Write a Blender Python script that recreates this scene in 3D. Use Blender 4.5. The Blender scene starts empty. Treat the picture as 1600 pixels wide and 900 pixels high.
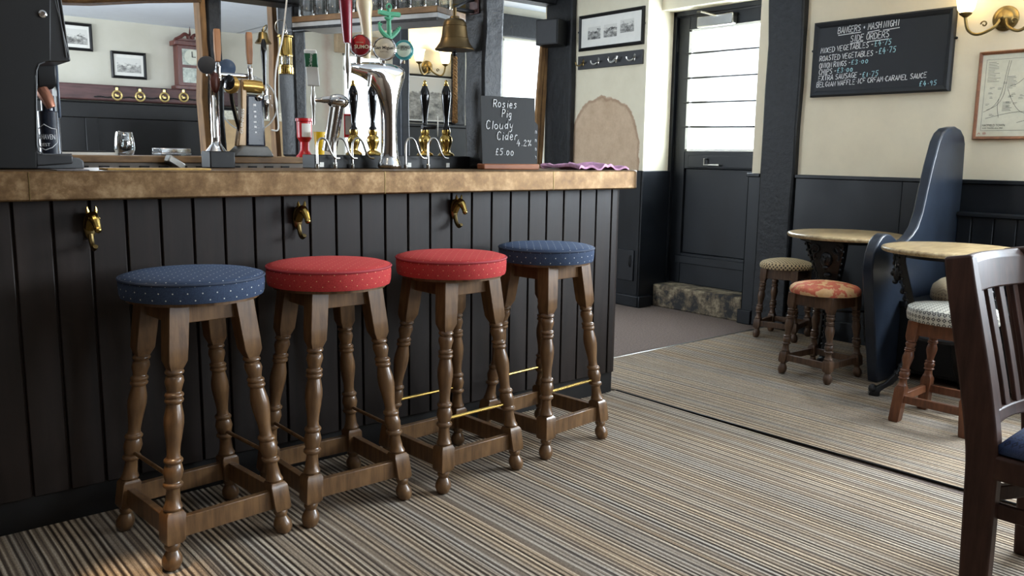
import bpy, bmesh, math, random
from mathutils import Vector, Matrix
random.seed(7)
scene = bpy.context.scene
COL = scene.collection
PI = math.pi
R = math.radians

# ------------------------------------------------------------------ camera
FOC, CX, CY, HC = 1320.0, 800.0, 450.0, 1.15
def _frame():
    a = Vector((2410 - CX, 265 - CY, FOC)).normalized()
    b = Vector((-325 - CX, 228 - CY, FOC)).normalized()
    b = (b - a * a.dot(b)).normalized()
    return Matrix((a, b, a.cross(b)))
RM = _frame()
def ray(u, v): return RM @ Vector((u - CX, v - CY, FOC))
def P(u, v, y):            # point of the plane Y = y seen in direction (u, v)
    d = ray(u, v); return Vector((0, 0, HC)) + d * (y / d.y)
def PX(u, v, x):
    d = ray(u, v); return Vector((0, 0, HC)) + d * (x / d.x)
def PZ(u, v, z):
    d = ray(u, v); return Vector((0, 0, HC)) + d * ((z - HC) / d.z)
def depth(p): return (RM.transposed() @ (Vector(p) - Vector((0, 0, HC)))).z
def mpp(p): return depth(p) / FOC   # metres per pixel at a point

cam_d = bpy.data.cameras.new('camera'); cam = bpy.data.objects.new('camera', cam_d); COL.objects.link(cam)
xr, yd, zf = RM @ Vector((1, 0, 0)), RM @ Vector((0, 1, 0)), RM @ Vector((0, 0, 1))
m3 = Matrix((xr, -yd, -zf)).transposed()
cam.matrix_world = Matrix.Translation((0, 0, HC)) @ m3.to_4x4()
cam_d.sensor_fit = 'HORIZONTAL'; cam_d.sensor_width = 36.0; cam_d.lens = FOC / 1600 * 36
cam_d.clip_start = 0.05
scene.camera = cam

# ------------------------------------------------------------------ light
vs = scene.view_settings
scene.display_settings.display_device = 'sRGB'
vs.view_transform = 'Standard'; vs.look = 'None'; vs.gamma = 1.0; vs.use_curve_mapping = False
vs.exposure = 0.55
w = bpy.data.worlds.new('world'); scene.world = w; w.use_nodes = True
bg = w.node_tree.nodes['Background']; bg.inputs[0].default_value = (0.86, 0.93, 1.0, 1); bg.inputs[1].default_value = 2.2

def area(name, loc, rot, sx, sy, power, color):
    d = bpy.data.lights.new(name, 'AREA'); d.shape = 'RECTANGLE'; d.size = sx; d.size_y = sy
    d.energy = power; d.color = color
    o = bpy.data.objects.new(name, d); o.location = loc; o.rotation_euler = rot; COL.objects.link(o); return o
def point(name, loc, power, color, rad=0.03):
    d = bpy.data.lights.new(name, 'POINT'); d.energy = power; d.color = color; d.shadow_soft_size = rad
    o = bpy.data.objects.new(name, d); o.location = loc; COL.objects.link(o); return o
def spot(name, loc, rot, power, color, ang, blend=0.6, rad=0.04):
    d = bpy.data.lights.new(name, 'SPOT'); d.energy = power; d.color = color; d.spot_size = ang; d.spot_blend = blend; d.shadow_soft_size = rad
    o = bpy.data.objects.new(name, d); o.location = loc; o.rotation_euler = rot; COL.objects.link(o); return o
DAY = (0.80, 0.90, 1.0); WARM = (1.0, 0.70, 0.40)
area('daylight_near', (4.25, -2.72, 1.5), (R(90), 0, R(-8)), 1.5, 1.2, 62, DAY)            # window behind the camera
area('daylight_right', (5.32, 0.30, 1.5), (0, R(90), 0), 1.1, 2.0, 240, DAY)           # window in the right wall
area('daylight_door', (5.42, 3.9, 1.65), (0, R(90), 0), 0.9, 0.62, 60, DAY)
area('daylight_far', (-1.3, 6.0, 1.5), (0, R(-90), 0), 1.0, 1.6, 105, DAY)
point('far_ceiling_fill', (1.5, 5.9, 1.5), 12, DAY, 0.12)              # unseen fill light added to brighten the far ceiling
area('daylight_far_right', (7.45, 6.5, 1.7), (0, R(90), 0), 1.2, 1.4, 36, DAY)
spot('ceiling_spot', (0.585, 2.25, 2.42), (0, 0, 0), 150, WARM, R(10), 1.0)
point('ceiling_lamp', (0.3, 1.4, 2.25), 3.5, (1.0, 0.78, 0.52), 0.08)
point('servery_lamp', (1.4, 3.45, 2.3), 6, (1.0, 0.80, 0.56), 0.08)

# ------------------------------------------------------------------ materials
def lin(c):
    return tuple(((x / 255) / 12.92 if x / 255 <= 0.04045 else ((x / 255 + 0.055) / 1.055) ** 2.4) for x in c) + (1.0,)
class NT:
    def __init__(s, name):
        s.m = bpy.data.materials.new(name); s.m.use_nodes = True; s.t = s.m.node_tree
        s.b = s.t.nodes['Principled BSDF']
    def n(s, typ, **kw):
        x = s.t.nodes.new(typ)
        for k, v in kw.items():
            if k in x.inputs: x.inputs[k].default_value = v
            else: setattr(x, k, v)
        return x
    def l(s, a, b): s.t.links.new(a, b)
    def coord(s, which='Object', scale=None):
        c = s.n('ShaderNodeTexCoord')
        if scale is None: return c.outputs[which]
        mp = s.n('ShaderNodeMapping'); s.l(c.outputs[which], mp.inputs[0]); mp.inputs['Scale'].default_value = scale
        return mp.outputs[0]
    def ramp(s, fac, stops, interp='LINEAR'):
        r = s.n('ShaderNodeValToRGB'); s.l(fac, r.inputs[0]); r.color_ramp.interpolation = interp
        while len(r.color_ramp.elements) < len(stops): r.color_ramp.elements.new(0.5)
        for e, (p, c) in zip(r.color_ramp.elements, stops): e.position = p; e.color = c
        return r.outputs[0]
    def mix(s, fac, a, b):
        x = s.n('ShaderNodeMix'); x.data_type = 'RGBA'
        if isinstance(fac, (int, float)): x.inputs[0].default_value = fac
        else: s.l(fac, x.inputs[0])
        for i, v in ((6, a), (7, b)):
            if isinstance(v, tuple): x.inputs[i].default_value = v
            else: s.l(v, x.inputs[i])
        return x.outputs[2]
    def math(s, op, a, b=None, c=None):
        x = s.n('ShaderNodeMath'); x.operation = op
        for i, v in enumerate((a, b, c)):
            if v is None: continue
            if isinstance(v, (int, float)): x.inputs[i].default_value = v
            else: s.l(v, x.inputs[i])
        return x.outputs[0]
    def noise(s, vec, scale, detail=4, rough=0.6):
        x = s.n('ShaderNodeTexNoise'); s.l(vec, x.inputs['Vector']); x.inputs['Scale'].default_value = scale
        x.inputs['Detail'].default_value = detail; x.inputs['Roughness'].default_value = rough
        return x.outputs[0]
    def bump(s, h, strength, dist=0.01):
        x = s.n('ShaderNodeBump'); s.l(h, x.inputs['Height']); x.inputs['Strength'].default_value = strength; x.inputs['Distance'].default_value = dist
        s.l(x.outputs[0], s.b.inputs['Normal'])
    def set(s, color=None, rough=None, metal=None, **kw):
        if color is not None:
            if isinstance(color, tuple): s.b.inputs['Base Color'].default_value = color
            else: s.l(color, s.b.inputs['Base Color'])
        if rough is not None:
            if isinstance(rough, (int, float)): s.b.inputs['Roughness'].default_value = rough
            else: s.l(rough, s.b.inputs['Roughness'])
        if metal is not None: s.b.inputs['Metallic'].default_value = metal
        for k, v in kw.items(): s.b.inputs[k.replace('_', ' ')].default_value = v
        return s.m
MATS = {}
def plain(name, rgb, rough=0.5, metal=0.0, var=0.12, scale=14, bump=0.0, spec=0.5, **kw):
    if name in MATS: return MATS[name]
    t = NT(name); c = lin(rgb)
    v = t.coord('Object')
    n = t.noise(v, scale, 5, 0.62)
    d = tuple(x * (1 - var * 1.6) for x in c[:3]) + (1,); l = tuple(min(1, x * (1 + var)) for x in c[:3]) + (1,)
    t.set(t.ramp(n, [(0.3, d), (0.7, l)]), rough, metal, **kw)
    t.b.inputs['Specular IOR Level'].default_value = spec
    if bump: t.bump(n, bump)
    MATS[name] = t.m; return t.m
def wood(name, dark, light, rough=0.35, scale=(30, 30, 3), metal=0.0, bump=0.15, coat=0.0, spec=0.5):
    t = NT(name); v = t.coord('Object', scale)
    n = t.noise(v, 1.6, 6, 0.62)
    n2 = t.noise(t.coord('Object'), 7, 3, 0.6)
    f = t.math('ADD', t.math('MULTIPLY', n, 0.7), t.math('MULTIPLY', n2, 0.3))
    t.set(t.ramp(f, [(0.34, lin(dark)), (0.66, lin(light))]), rough, metal)
    t.b.inputs['Coat Weight'].default_value = coat
    t.b.inputs['Specular IOR Level'].default_value = spec
    t.bump(n, bump, 0.004)
    MATS[name] = t.m; return t.m

plaster = plain('cream plaster', (228, 215, 187), 0.85, var=0.035, scale=5, bump=0.12)
plaster2 = plain('pale plaster', (224, 222, 208), 0.85, var=0.03, scale=4, bump=0.08)
ceil_m = plain('ceiling paint', (226, 232, 238), 0.9, var=0.02)
def far_plaster():
    t = NT('far wall plaster'); v = t.coord('Object'); n = t.noise(v, 3, 5, 0.6)
    base = t.ramp(n, [(0.3, lin((192, 188, 172))), (0.7, lin((204, 200, 186)))])
    sx = t.n('ShaderNodeSeparateXYZ'); t.l(v, sx.inputs[0])
    # a pinkish crack running down the plaster
    wob = t.math('MULTIPLY', t.math('SUBTRACT', t.noise(v, 6, 4, 0.7), 0.5), 0.10)
    d = t.math('ABSOLUTE', t.math('SUBTRACT', t.math('ADD', sx.outputs[0], wob), 3.86))
    m = t.math('MULTIPLY', t.ramp(d, [(0.0, (1, 1, 1, 1)), (0.07, (0, 0, 0, 1))]), t.ramp(sx.outputs[2], [(0.0, (1, 1, 1, 1)), (1.0, (1, 1, 1, 1))]))
    t.set(t.mix(t.math('MULTIPLY', m, 0.45), base, lin((160, 118, 104))), 0.9); t.bump(n, 0.1)
    return t.m
farp = far_plaster()
def stained():
    t = NT('plaster with brown stain'); v = t.coord('Object'); n = t.noise(v, 5, 5, 0.6)
    base = t.ramp(n, [(0.3, lin((216, 207, 182))), (0.7, lin((226, 218, 194)))])
    sx = t.n('ShaderNodeSeparateXYZ'); t.l(v, sx.inputs[0])
    a = t.math('DIVIDE', t.math('SUBTRACT', sx.outputs[1], 4.79), 0.40)
    b = t.math('DIVIDE', t.math('SUBTRACT', sx.outputs[2], 1.02), 0.60)
    d = t.math('POWER', t.math('ADD', t.math('POWER', t.math('ABSOLUTE', a), 2.6), t.math('POWER', t.math('ABSOLUTE', b), 2.6)), 0.385)
    d = t.math('ADD', d, t.math('MULTIPLY', t.math('SUBTRACT', t.noise(v, 9, 4, 0.65), 0.5), 0.14))
    n3 = t.noise(v, 13, 4, 0.7)
    inside = t.ramp(n3, [(0.3, lin((186, 160, 132))), (0.7, lin((205, 180, 152)))])
    col = t.mix(t.ramp(d, [(0.985, (1, 1, 1, 1)), (1.0, (0, 0, 0, 1))]), base, inside)
    rim = t.ramp(d, [(0.93, (0, 0, 0, 1)), (0.97, (1, 1, 1, 1)), (1.0, (0, 0, 0, 1))])
    t.set(t.mix(t.math('MULTIPLY', rim, 0.55), col, lin((140, 108, 84))), 0.9); t.bump(n, 0.1)
    return t.m
stainm = stained()
def dado_mat():
    t = NT('blue black dado paint'); v = t.coord('Object'); n = t.noise(v, 4, 5, 0.65); s = t.noise(v, 60, 3, 0.7)
    base = t.ramp(n, [(0.3, lin((11, 14, 18))), (0.7, lin((19, 23, 28)))])
    t.set(t.mix(t.ramp(s, [(0.72, (0, 0, 0, 1)), (0.76, (0.35, 0.35, 0.35, 1))]), base, lin((80, 80, 76))), t.math('MULTIPLY_ADD', n, 0.3, 0.28)); t.b.inputs['Specular IOR Level'].default_value = 0.38; t.bump(n, 0.08)
    return t.m
dado = dado_mat()
settlem = plain('daylit settle paint', (35, 42, 53), 0.3, var=0.25, scale=6, bump=0.05)  # blue daylight on the end panels is put into this paint colour
nearp = plain('bounce cutting brown paint', (92, 74, 58), 0.7, var=0.1)  # dark finish added on unseen walls to cut bounced light
timber = plain('black timber', (21, 23, 26), 0.5, var=0.4, scale=22, bump=0.6, spec=0.4)
rawwood = wood('raw brown timber', (88, 62, 36), (150, 112, 66), 0.75, (30, 30, 4), bump=0.5)
def boards_mat():
    t = NT('dark bar boards'); v = t.coord('Object', (9, 9, 0.9)); n = t.noise(v, 2.4, 6, 0.65)
    s = t.noise(t.coord('Object'), 75, 3, 0.75)
    base = t.ramp(n, [(0.3, lin((21, 15, 12))), (0.7, lin((38, 28, 23)))])
    t.set(t.mix(t.ramp(s, [(0.73, (0, 0, 0, 1)), (0.78, (0.5, 0.5, 0.5, 1))]), base, lin((96, 84, 76))), t.math('MULTIPLY_ADD', n, 0.25, 0.36)); t.b.inputs['Specular IOR Level'].default_value = 0.35
    t.bump(n, 0.12, 0.004); return t.m
boardm = boards_mat()
skirtm = plain('black skirting', (18, 17, 17), 0.5, var=0.2)
def copper():
    t = NT('patinated copper'); v = t.coord('Object'); n = t.noise(v, 13, 6, 0.68); n2 = t.noise(v, 45, 4, 0.7)
    f = t.math('ADD', t.math('MULTIPLY', n, 0.65), t.math('MULTIPLY', n2, 0.35))
    c = t.ramp(f, [(0.32, lin((70, 48, 28))), (0.5, lin((108, 83, 54))), (0.68, lin((148, 122, 90)))])
    t.set(c, t.math('MULTIPLY_ADD', n2, 0.4, 0.26), 0.7); t.bump(n2, 0.08, 0.003); return t.m
copperm = copper()
def carpet():
    t = NT('striped carpet'); v = t.coord('Object'); sx = t.n('ShaderNodeSeparateXYZ'); t.l(v, sx.inputs[0])
    wob = t.math('MULTIPLY', t.math('SUBTRACT', t.noise(v, 2.5, 2, 0.5), 0.5), 0.006)
    x = t.math('ADD', sx.outputs[0], wob)
    def n1(scale, detail=2):
        q = t.n('ShaderNodeTexNoise'); q.noise_dimensions = '1D'; t.l(x, q.inputs['W']); q.inputs['Scale'].default_value = scale; q.inputs['Detail'].default_value = detail
        return q.outputs[0]
    st = t.math('SINE', t.math('MULTIPLY', x, 2 * PI / 0.0185))
    f = t.math('ADD', t.math('MULTIPLY', st, 0.21), t.math('ADD', t.math('MULTIPLY', t.math('SUBTRACT', n1(85, 2), 0.5), 1.0), 0.5))
    c = t.ramp(f, [(0.2, lin((64, 55, 48))), (0.38, lin((110, 97, 85))), (0.55, lin((172, 154, 132))), (0.8, lin((222, 208, 186)))])
    hue = t.ramp(n1(9, 1), [(0.35, (0.86, 0.90, 0.97, 1)), (0.65, (1.0, 0.94, 0.86, 1))])
    mx = t.n('ShaderNodeMix'); mx.data_type = 'RGBA'; mx.blend_type = 'MULTIPLY'; mx.inputs[0].default_value = 1; t.l(c, mx.inputs[6]); t.l(hue, mx.inputs[7])
    fine = t.noise(t.coord('Object', (1, 0.45, 1)), 260, 2, 0.7)
    mx2 = t.n('ShaderNodeMix'); mx2.data_type = 'RGBA'; mx2.blend_type = 'MULTIPLY'; mx2.inputs[0].default_value = 1; t.l(mx.outputs[2], mx2.inputs[6])
    t.l(t.ramp(fine, [(0.3, (0.6, 0.6, 0.6, 1)), (0.7, (1.12, 1.12, 1.12, 1))]), mx2.inputs[7])
    worn = t.ramp(t.noise(v, 2.2, 4, 0.6), [(0.3, (0.82, 0.8, 0.78, 1)), (0.65, (1, 1, 1, 1))])
    mx3 = t.n('ShaderNodeMix'); mx3.data_type = 'RGBA'; mx3.blend_type = 'MULTIPLY'; mx3.inputs[0].default_value = 1; t.l(mx2.outputs[2], mx3.inputs[6]); t.l(worn, mx3.inputs[7])
    t.set(mx3.outputs[2], 0.95); t.b.inputs['Specular IOR Level'].default_value = 0.15
    t.bump(t.math('ADD', t.math('MULTIPLY', f, 0.6), t.math('MULTIPLY', fine, 0.4)), 0.5, 0.006); return t.m
carpetm = carpet()
entry = plain('brown entrance carpet', (112, 97, 88), 0.95, var=0.3, scale=90, bump=0.4)
stoolwood = wood('stool wood', (72, 50, 31), (124, 92, 60), 0.32, (34, 34, 4), bump=0.06, coat=0.15)
stoolwood2 = wood('old stool wood', (58, 42, 32), (112, 84, 62), 0.4, (34, 34, 4), bump=0.12)
redwood = wood('reddish stool wood', (78, 46, 30), (128, 80, 52), 0.36, (34, 34, 4), bump=0.08)
chairwood = wood('chair wood', (48, 31, 26), (76, 51, 42), 0.48, (26, 26, 3), bump=0.05, coat=0.0, spec=0.22)
tabletop = wood('worn table top', (126, 100, 66), (196, 174, 132), 0.3, (5, 40, 40), bump=0.08)
def dots(name, base, base2, dot, spacing, rad, stretch=1.0):
    t = NT(name); v = t.coord('UV'); mp = t.n('ShaderNodeMapping'); t.l(v, mp.inputs[0]); mp.inputs['Rotation'].default_value = (0, 0, R(45)); mp.inputs['Scale'].default_value = (1, stretch, 1)
    vo = t.n('ShaderNodeTexVoronoi'); vo.voronoi_dimensions = '2D'; t.l(mp.outputs[0], vo.inputs['Vector']); vo.inputs['Scale'].default_value = 1 / spacing; vo.inputs['Randomness'].default_value = 0.0
    n = t.noise(t.coord('Object'), 300, 2, 0.6)
    b = t.ramp(n, [(0.3, lin(base)), (0.7, lin(base2))])
    m = t.ramp(vo.outputs[0], [(rad * 0.85, (1, 1, 1, 1)), (rad * 1.15, (0, 0, 0, 1))])
    t.set(t.mix(m, b, lin(dot)), 0.8); t.b.inputs['Specular IOR Level'].default_value = 0.25; t.b.inputs['Sheen Weight'].default_value = 0.20; t.b.inputs['Sheen Tint'].default_value = lin(tuple(min(255, c * 1.25 + 40) for c in base2))
    t.bump(n, 0.15, 0.002); MATS[name] = t.m; return t.m
navy = dots('navy dotted fabric', (42, 54, 76), (58, 72, 96), (216, 216, 206), 0.027, 0.068)
redf = dots('red dotted fabric', (158, 42, 44), (186, 62, 58), (224, 190, 140), 0.025, 0.055)
navypipe = plain('navy piping', (44, 56, 78), 0.7, var=0.1, scale=200)
redpipe = plain('red piping', (160, 44, 52), 0.7, var=0.1, scale=200)
tandot = dots('tan spotted fabric', (178, 154, 116), (198, 174, 136), (70, 56, 46), 0.018, 0.34)
def lattice(name, base, base2, dark, spacing):
    t = NT(name); v = t.coord('UV')
    vo = t.n('ShaderNodeTexVoronoi'); vo.voronoi_dimensions = '2D'; t.l(v, vo.inputs['Vector']); vo.inputs['Scale'].default_value = 1 / spacing; vo.inputs['Randomness'].default_value = 0.0; vo.distance = 'MANHATTAN'
    f = t.math('ABSOLUTE', t.math('SUBTRACT', vo.outputs[0], 0.3))
    n = t.noise(t.coord('Object'), 260, 2, 0.6)
    m = t.ramp(f, [(0.08, (1, 1, 1, 1)), (0.16, (0, 0, 0, 1))])
    t.set(t.mix(m, t.ramp(n, [(0.3, lin(base)), (0.7, lin(base2))]), lin(dark)), 0.5); t.bump(n, 0.2, 0.002); MATS[name] = t.m; return t.m
greylat = lattice('grey lattice fabric', (172, 166, 150), (196, 192, 178), (52, 48, 48), 0.022)
tanlat = lattice('tan scale fabric', (168, 150, 122), (190, 172, 142), (108, 92, 74), 0.026)
navylat = lattice('navy woven fabric', (40, 56, 92), (56, 74, 112), (26, 36, 62), 0.016)
def floral():
    t = NT('orange floral fabric'); v = t.coord('Object'); n = t.noise(v, 14, 4, 0.55); n2 = t.noise(v, 200, 2, 0.6)
    c = t.ramp(n, [(0.38, lin((206, 160, 108))), (0.46, lin((214, 172, 124))), (0.5, lin((190, 92, 66))), (0.6, lin((200, 106, 78))), (0.64, lin((206, 158, 104)))])
    t.set(c, 0.8); t.bump(n2, 0.2, 0.002); return t.m
floralm = floral()
iron = plain('black cast iron', (20, 21, 23), 0.36, 0.2, var=0.3, scale=40, bump=0.2)
brass = plain('polished brass', (192, 162, 92), 0.2, 1.0, var=0.1, scale=20)
oldbrass = plain('aged brass', (124, 106, 68), 0.36, 1.0, var=0.2, scale=20)
chrome = plain('chrome', (214, 214, 214), 0.08, 1.0, var=0.02)
steel = plain('brushed steel', (176, 174, 168), 0.28, 1.0, var=0.05)
black = plain('black plastic', (15, 15, 15), 0.45, var=0.1, spec=0.35)
gloss = plain('glossy black', (14, 14, 16), 0.1, var=0.05)
grey = plain('grey plastic', (84, 86, 88), 0.4, var=0.08)
white = plain('white paint', (232, 232, 226), 0.5, var=0.03)
paper = plain('white paper', (226, 224, 216), 0.8, var=0.03)
chalkb = plain('chalkboard black', (24, 27, 32), 0.6, var=0.08, scale=6)
chalkgrey = plain('dark slate board', (30, 30, 29), 0.65, var=0.08, scale=6)
chalkw = plain('white chalk ink', (232, 232, 232), 0.8, var=0.02)
chalkc = plain('pale blue chalk ink', (170, 214, 220), 0.8, var=0.02)
navyg = plain('navy enamel', (22, 28, 42), 0.25, var=0.05)
inkm = plain('printing ink', (52, 50, 48), 0.8, var=0.02)
redink = plain('red ink', (176, 60, 52), 0.8, var=0.02)
redpl = plain('red plastic', (190, 24, 28), 0.3, var=0.04)
yellowpl = plain('yellow plastic', (232, 186, 24), 0.4, var=0.04)
maroon = plain('maroon lacquer', (122, 22, 38), 0.25, var=0.06)
creamh = plain('cream lacquer', (216, 200, 164), 0.35, var=0.05)
greenp = plain('sea green paint', (72, 148, 112), 0.5, var=0.1)
teal = plain('teal enamel', (70, 150, 152), 0.25, var=0.05)
greenl = plain('deep green label', (20, 92, 58), 0.4, var=0.04)
gold = plain('gold enamel', (196, 156, 84), 0.25, 0.7, var=0.06)
tanwood = wood('tan tap handle wood', (138, 88, 46), (176, 120, 68), 0.4, (20, 20, 3), bump=0.05)
purplewood = wood('purple brown beam', (62, 40, 40), (96, 66, 64), 0.55, (3, 20, 20), bump=0.25)
clockwood = wood('clock mahogany', (70, 34, 30), (108, 58, 50), 0.35, (20, 20, 3), bump=0.05)
framewood = wood('brown frame wood', (96, 56, 36), (142, 92, 60), 0.4, (20, 20, 20), bump=0.05)
shelfwood = wood('brown shelf wood', (96, 70, 42), (150, 116, 74), 0.5, (5, 20, 20), bump=0.15)
tanlea = plain('tan upholstery', (176, 148, 108), 0.7, var=0.12, scale=10)
pinkcl = plain('pink cloth', (228, 172, 206), 0.85, var=0.2, scale=40, bump=0.3)
beigecl = plain('beige bar mat', (186, 150, 84), 0.85, var=0.2, scale=40)
greycl = plain('grey bar mat', (112, 108, 110), 0.8, var=0.2, scale=40)
ropem = plain('plaited rope', (150, 112, 66), 0.85, var=0.4, scale=160, bump=0.6)
cablem = plain('white cable', (222, 220, 214), 0.5, var=0.02)
concrete = NT('stained concrete')
_v = concrete.coord('Object'); _n = concrete.noise(_v, 9, 6, 0.7)
concrete.set(concrete.ramp(_n, [(0.40, lin((38, 37, 36))), (0.5, lin((96, 84, 66))), (0.62, lin((150, 136, 110)))]), 0.85); concrete.bump(_n, 0.4); concrete = concrete.m
def glassmat(name, tint=(1, 1, 1, 1), gl=0.12, rough=0.02, fres=0.55):
    t = NT(name); tr = t.n('ShaderNodeBsdfTransparent'); tr.inputs[0].default_value = tint
    g = t.n('ShaderNodeBsdfGlossy'); g.inputs['Roughness'].default_value = rough
    fr = t.n('ShaderNodeLayerWeight'); fr.inputs[0].default_value = 0.35
    mx = t.n('ShaderNodeMixShader'); t.l(t.math('MULTIPLY_ADD', fr.outputs['Facing'], fres, gl), mx.inputs[0]); t.l(tr.outputs[0], mx.inputs[1]); t.l(g.outputs[0], mx.inputs[2])
    t.l(mx.outputs[0], t.t.nodes['Material Output'].inputs[0]); return t.m
pane = glassmat('window glass', (0.98, 0.99, 0.99, 1), 0.01, 0.02, 0.05)
tumbler = glassmat('drinking glass', (0.86, 0.88, 0.88, 1), 0.16)
acrylic = glassmat('clear acrylic', (0.90, 0.92, 0.93, 1), 0.06, 0.1)
def emis(name, rgb, s, base=(240, 225, 190)):
    t = NT(name); t.set(lin(base), 0.4); t.b.inputs['Emission Color'].default_value = lin(rgb); t.b.inputs['Emission Strength'].default_value = s; return t.m
shadem = emis('lit glass shade', (255, 230, 175), 3.6)
shadedim = emis('dim glass shade', (255, 200, 110), 0.7)
def photo(name, seed, lo=(40, 40, 40), hi=(205, 203, 196), sc=(6, 1, 14), horizon=0.0, sky=(210, 208, 200)):
    t = NT(name); v = t.coord('Object'); mp = t.n('ShaderNodeMapping'); t.l(v, mp.inputs[0]); mp.inputs['Location'].default_value = (seed * 3.7, seed, seed * 1.9); mp.inputs['Scale'].default_value = (sc[0], sc[1], sc[2])
    n = t.noise(mp.outputs[0], 3.0, 6, 0.7)
    sx = t.n('ShaderNodeSeparateXYZ'); t.l(v, sx.inputs[0])
    g = t.ramp(n, [(0.35, lin(lo)), (0.68, lin(hi))])
    e = t.math('ADD', sx.outputs[2], t.math('MULTIPLY', t.math('SUBTRACT', n, 0.5), 0.16))
    f = t.ramp(t.math('MULTIPLY_ADD', t.math('SUBTRACT', e, horizon), 20.0, 0.5), [(0.3, (0, 0, 0, 1)), (0.7, (1, 1, 1, 1))])
    t.set(t.mix(f, g, lin(sky)), 0.3); return t.m
# ------------------------------------------------------------------ mesh builder
class MB:
    def __init__(s): s.bm = bmesh.new(); s.uv = s.bm.loops.layers.uv.new('UVMap')
    def box(s, x0, x1, y0, y1, z0, z1, M=None):
        p = [Vector((x, y, z)) for z in (z0, z1) for y in (y0, y1) for x in (x0, x1)]
        if M: p = [M @ q for q in p]
        v = [s.bm.verts.new(q) for q in p]
        for f in ((0, 2, 3, 1), (4, 5, 7, 6), (0, 1, 5, 4), (1, 3, 7, 5), (3, 2, 6, 7), (2, 0, 4, 6)): s.bm.faces.new([v[i] for i in f])
        return s
    def rings(s, rings, closed=False, cap=True):
        rr = [[s.bm.verts.new(Vector(p)) for p in r] for r in rings]
        n = len(rr[0]); m = len(rr)
        for i in range(m if closed else m - 1):
            a, b = rr[i], rr[(i + 1) % m]
            for j in range(n):
                s.bm.faces.new((a[j], a[(j + 1) % n], b[(j + 1) % n], b[j]))
        if cap and not closed:
            s.bm.faces.new(list(reversed(rr[0]))); s.bm.faces.new(rr[-1])
        return s
    def lathe(s, prof, c=(0, 0, 0), n=24, axis=None, uvr=None, shear=None, cap=True):
        """prof: (radius, z) from bottom to top"""
        A = axis or Matrix.Identity(3); c = Vector(c); uvs = {}
        rr = []
        arc = 0; last = None
        for (r, z) in prof:
            if last: arc += math.hypot(r - last[0], z - last[1])
            last = (r, z)
            r = max(r, 1e-4)
            sh = Vector((shear[0] * z, shear[1] * z, 0)) if shear else Vector()
            rr.append([s.bm.verts.new(c + A @ (Vector((r * math.cos(2 * PI * k / n), r * math.sin(2 * PI * k / n), z)) + sh)) for k in range(n)])
        for i in range(len(rr) - 1):
            a, b = rr[i], rr[i + 1]
            for k in range(n):
                f = s.bm.faces.new((a[k], a[(k + 1) % n], b[(k + 1) % n], b[k]))
                if uvr:
                    flat = abs(prof[i + 1][1] - prof[i][1]) < abs(prof[i + 1][0] - prof[i][0]) * 0.7
                    for l, (ii, kk) in zip(f.loops, ((i, k), (i, k + 1), (i + 1, k + 1), (i + 1, k))):
                        r, z = prof[ii]; th = 2 * PI * kk / n
                        l[s.uv].uv = (r * math.cos(th) , r * math.sin(th)) if flat else (th * uvr, z)
        if cap:
            f1 = s.bm.faces.new(list(reversed(rr[0]))); f2 = s.bm.faces.new(rr[-1])
            if uvr:
                for f in (f1, f2):
                    for l in f.loops: l[s.uv].uv = (l.vert.co.x - c.x, l.vert.co.y - c.y)
        return s
    def tube(s, pts, r, n=8, closed=False):
        pts = [Vector(p) for p in pts]; m = len(pts)
        rad = r if isinstance(r, (list, tuple)) else [r] * m
        up = None; rings = []
        for i, p in enumerate(pts):
            if closed: t = pts[(i + 1) % m] - pts[i - 1]
            elif i == 0: t = pts[1] - p
            elif i == m - 1: t = p - pts[i - 1]
            else: t = (pts[i + 1] - p).normalized() + (p - pts[i - 1]).normalized()
            t.normalize()
            if up is None: up = Vector((0, 0, 1)) if abs(t.z) < 0.9 else Vector((1, 0, 0))
            a = t.cross(up).normalized(); b = a.cross(t).normalized(); up = b
            rings.append([p + (a * math.cos(2 * PI * k / n) + b * math.sin(2 * PI * k / n)) * rad[i] for k in range(n)])
        return s.rings(rings, closed)
    def prism(s, poly, y0, y1, M=None):
        """poly in (x, z), extruded along y"""
        M = M or Matrix.Identity(4)
        a = [s.bm.verts.new(M @ Vector((x, y0, z))) for x, z in poly]; b = [s.bm.verts.new(M @ Vector((x, y1, z))) for x, z in poly]
        n = len(poly)
        s.bm.faces.new(a); s.bm.faces.new(list(reversed(b)))
        for i in range(n): s.bm.faces.new((a[i], b[i], b[(i + 1) % n], a[(i + 1) % n]))
        return s
    def ell(s, c, r, n=14, m=9, M=None):
        r = (r, r, r) if not isinstance(r, (tuple, list)) else r
        M = M or Matrix.Identity(3); c = Vector(c)
        rings = []
        for i in range(m):
            th = PI * (i + 0.04) / (m - 1 + 0.08)
            rings.append([c + M @ Vector((r[0] * math.sin(th) * math.cos(2 * PI * k / n), r[1] * math.sin(th) * math.sin(2 * PI * k / n), -r[2] * math.cos(th))) for k in range(n)])
        return s.rings(rings)
    def sweep(s, pts, w, t, side):
        """rectangular bar along pts; w along 'side', t across"""
        pts = [Vector(p) for p in pts]; m = len(pts); side = Vector(side).normalized(); rings = []
        ws = w if isinstance(w, (list, tuple)) else [w] * m; ts = t if isinstance(t, (list, tuple)) else [t] * m
        for i, p in enumerate(pts):
            d = (pts[min(i + 1, m - 1)] - pts[max(i - 1, 0)]).normalized()
            nrm = d.cross(side).normalized()
            a, b = side * ws[i] / 2, nrm * ts[i] / 2
            rings.append([p - a - b, p + a - b, p + a + b, p - a + b])
        return s.rings(rings)
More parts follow.
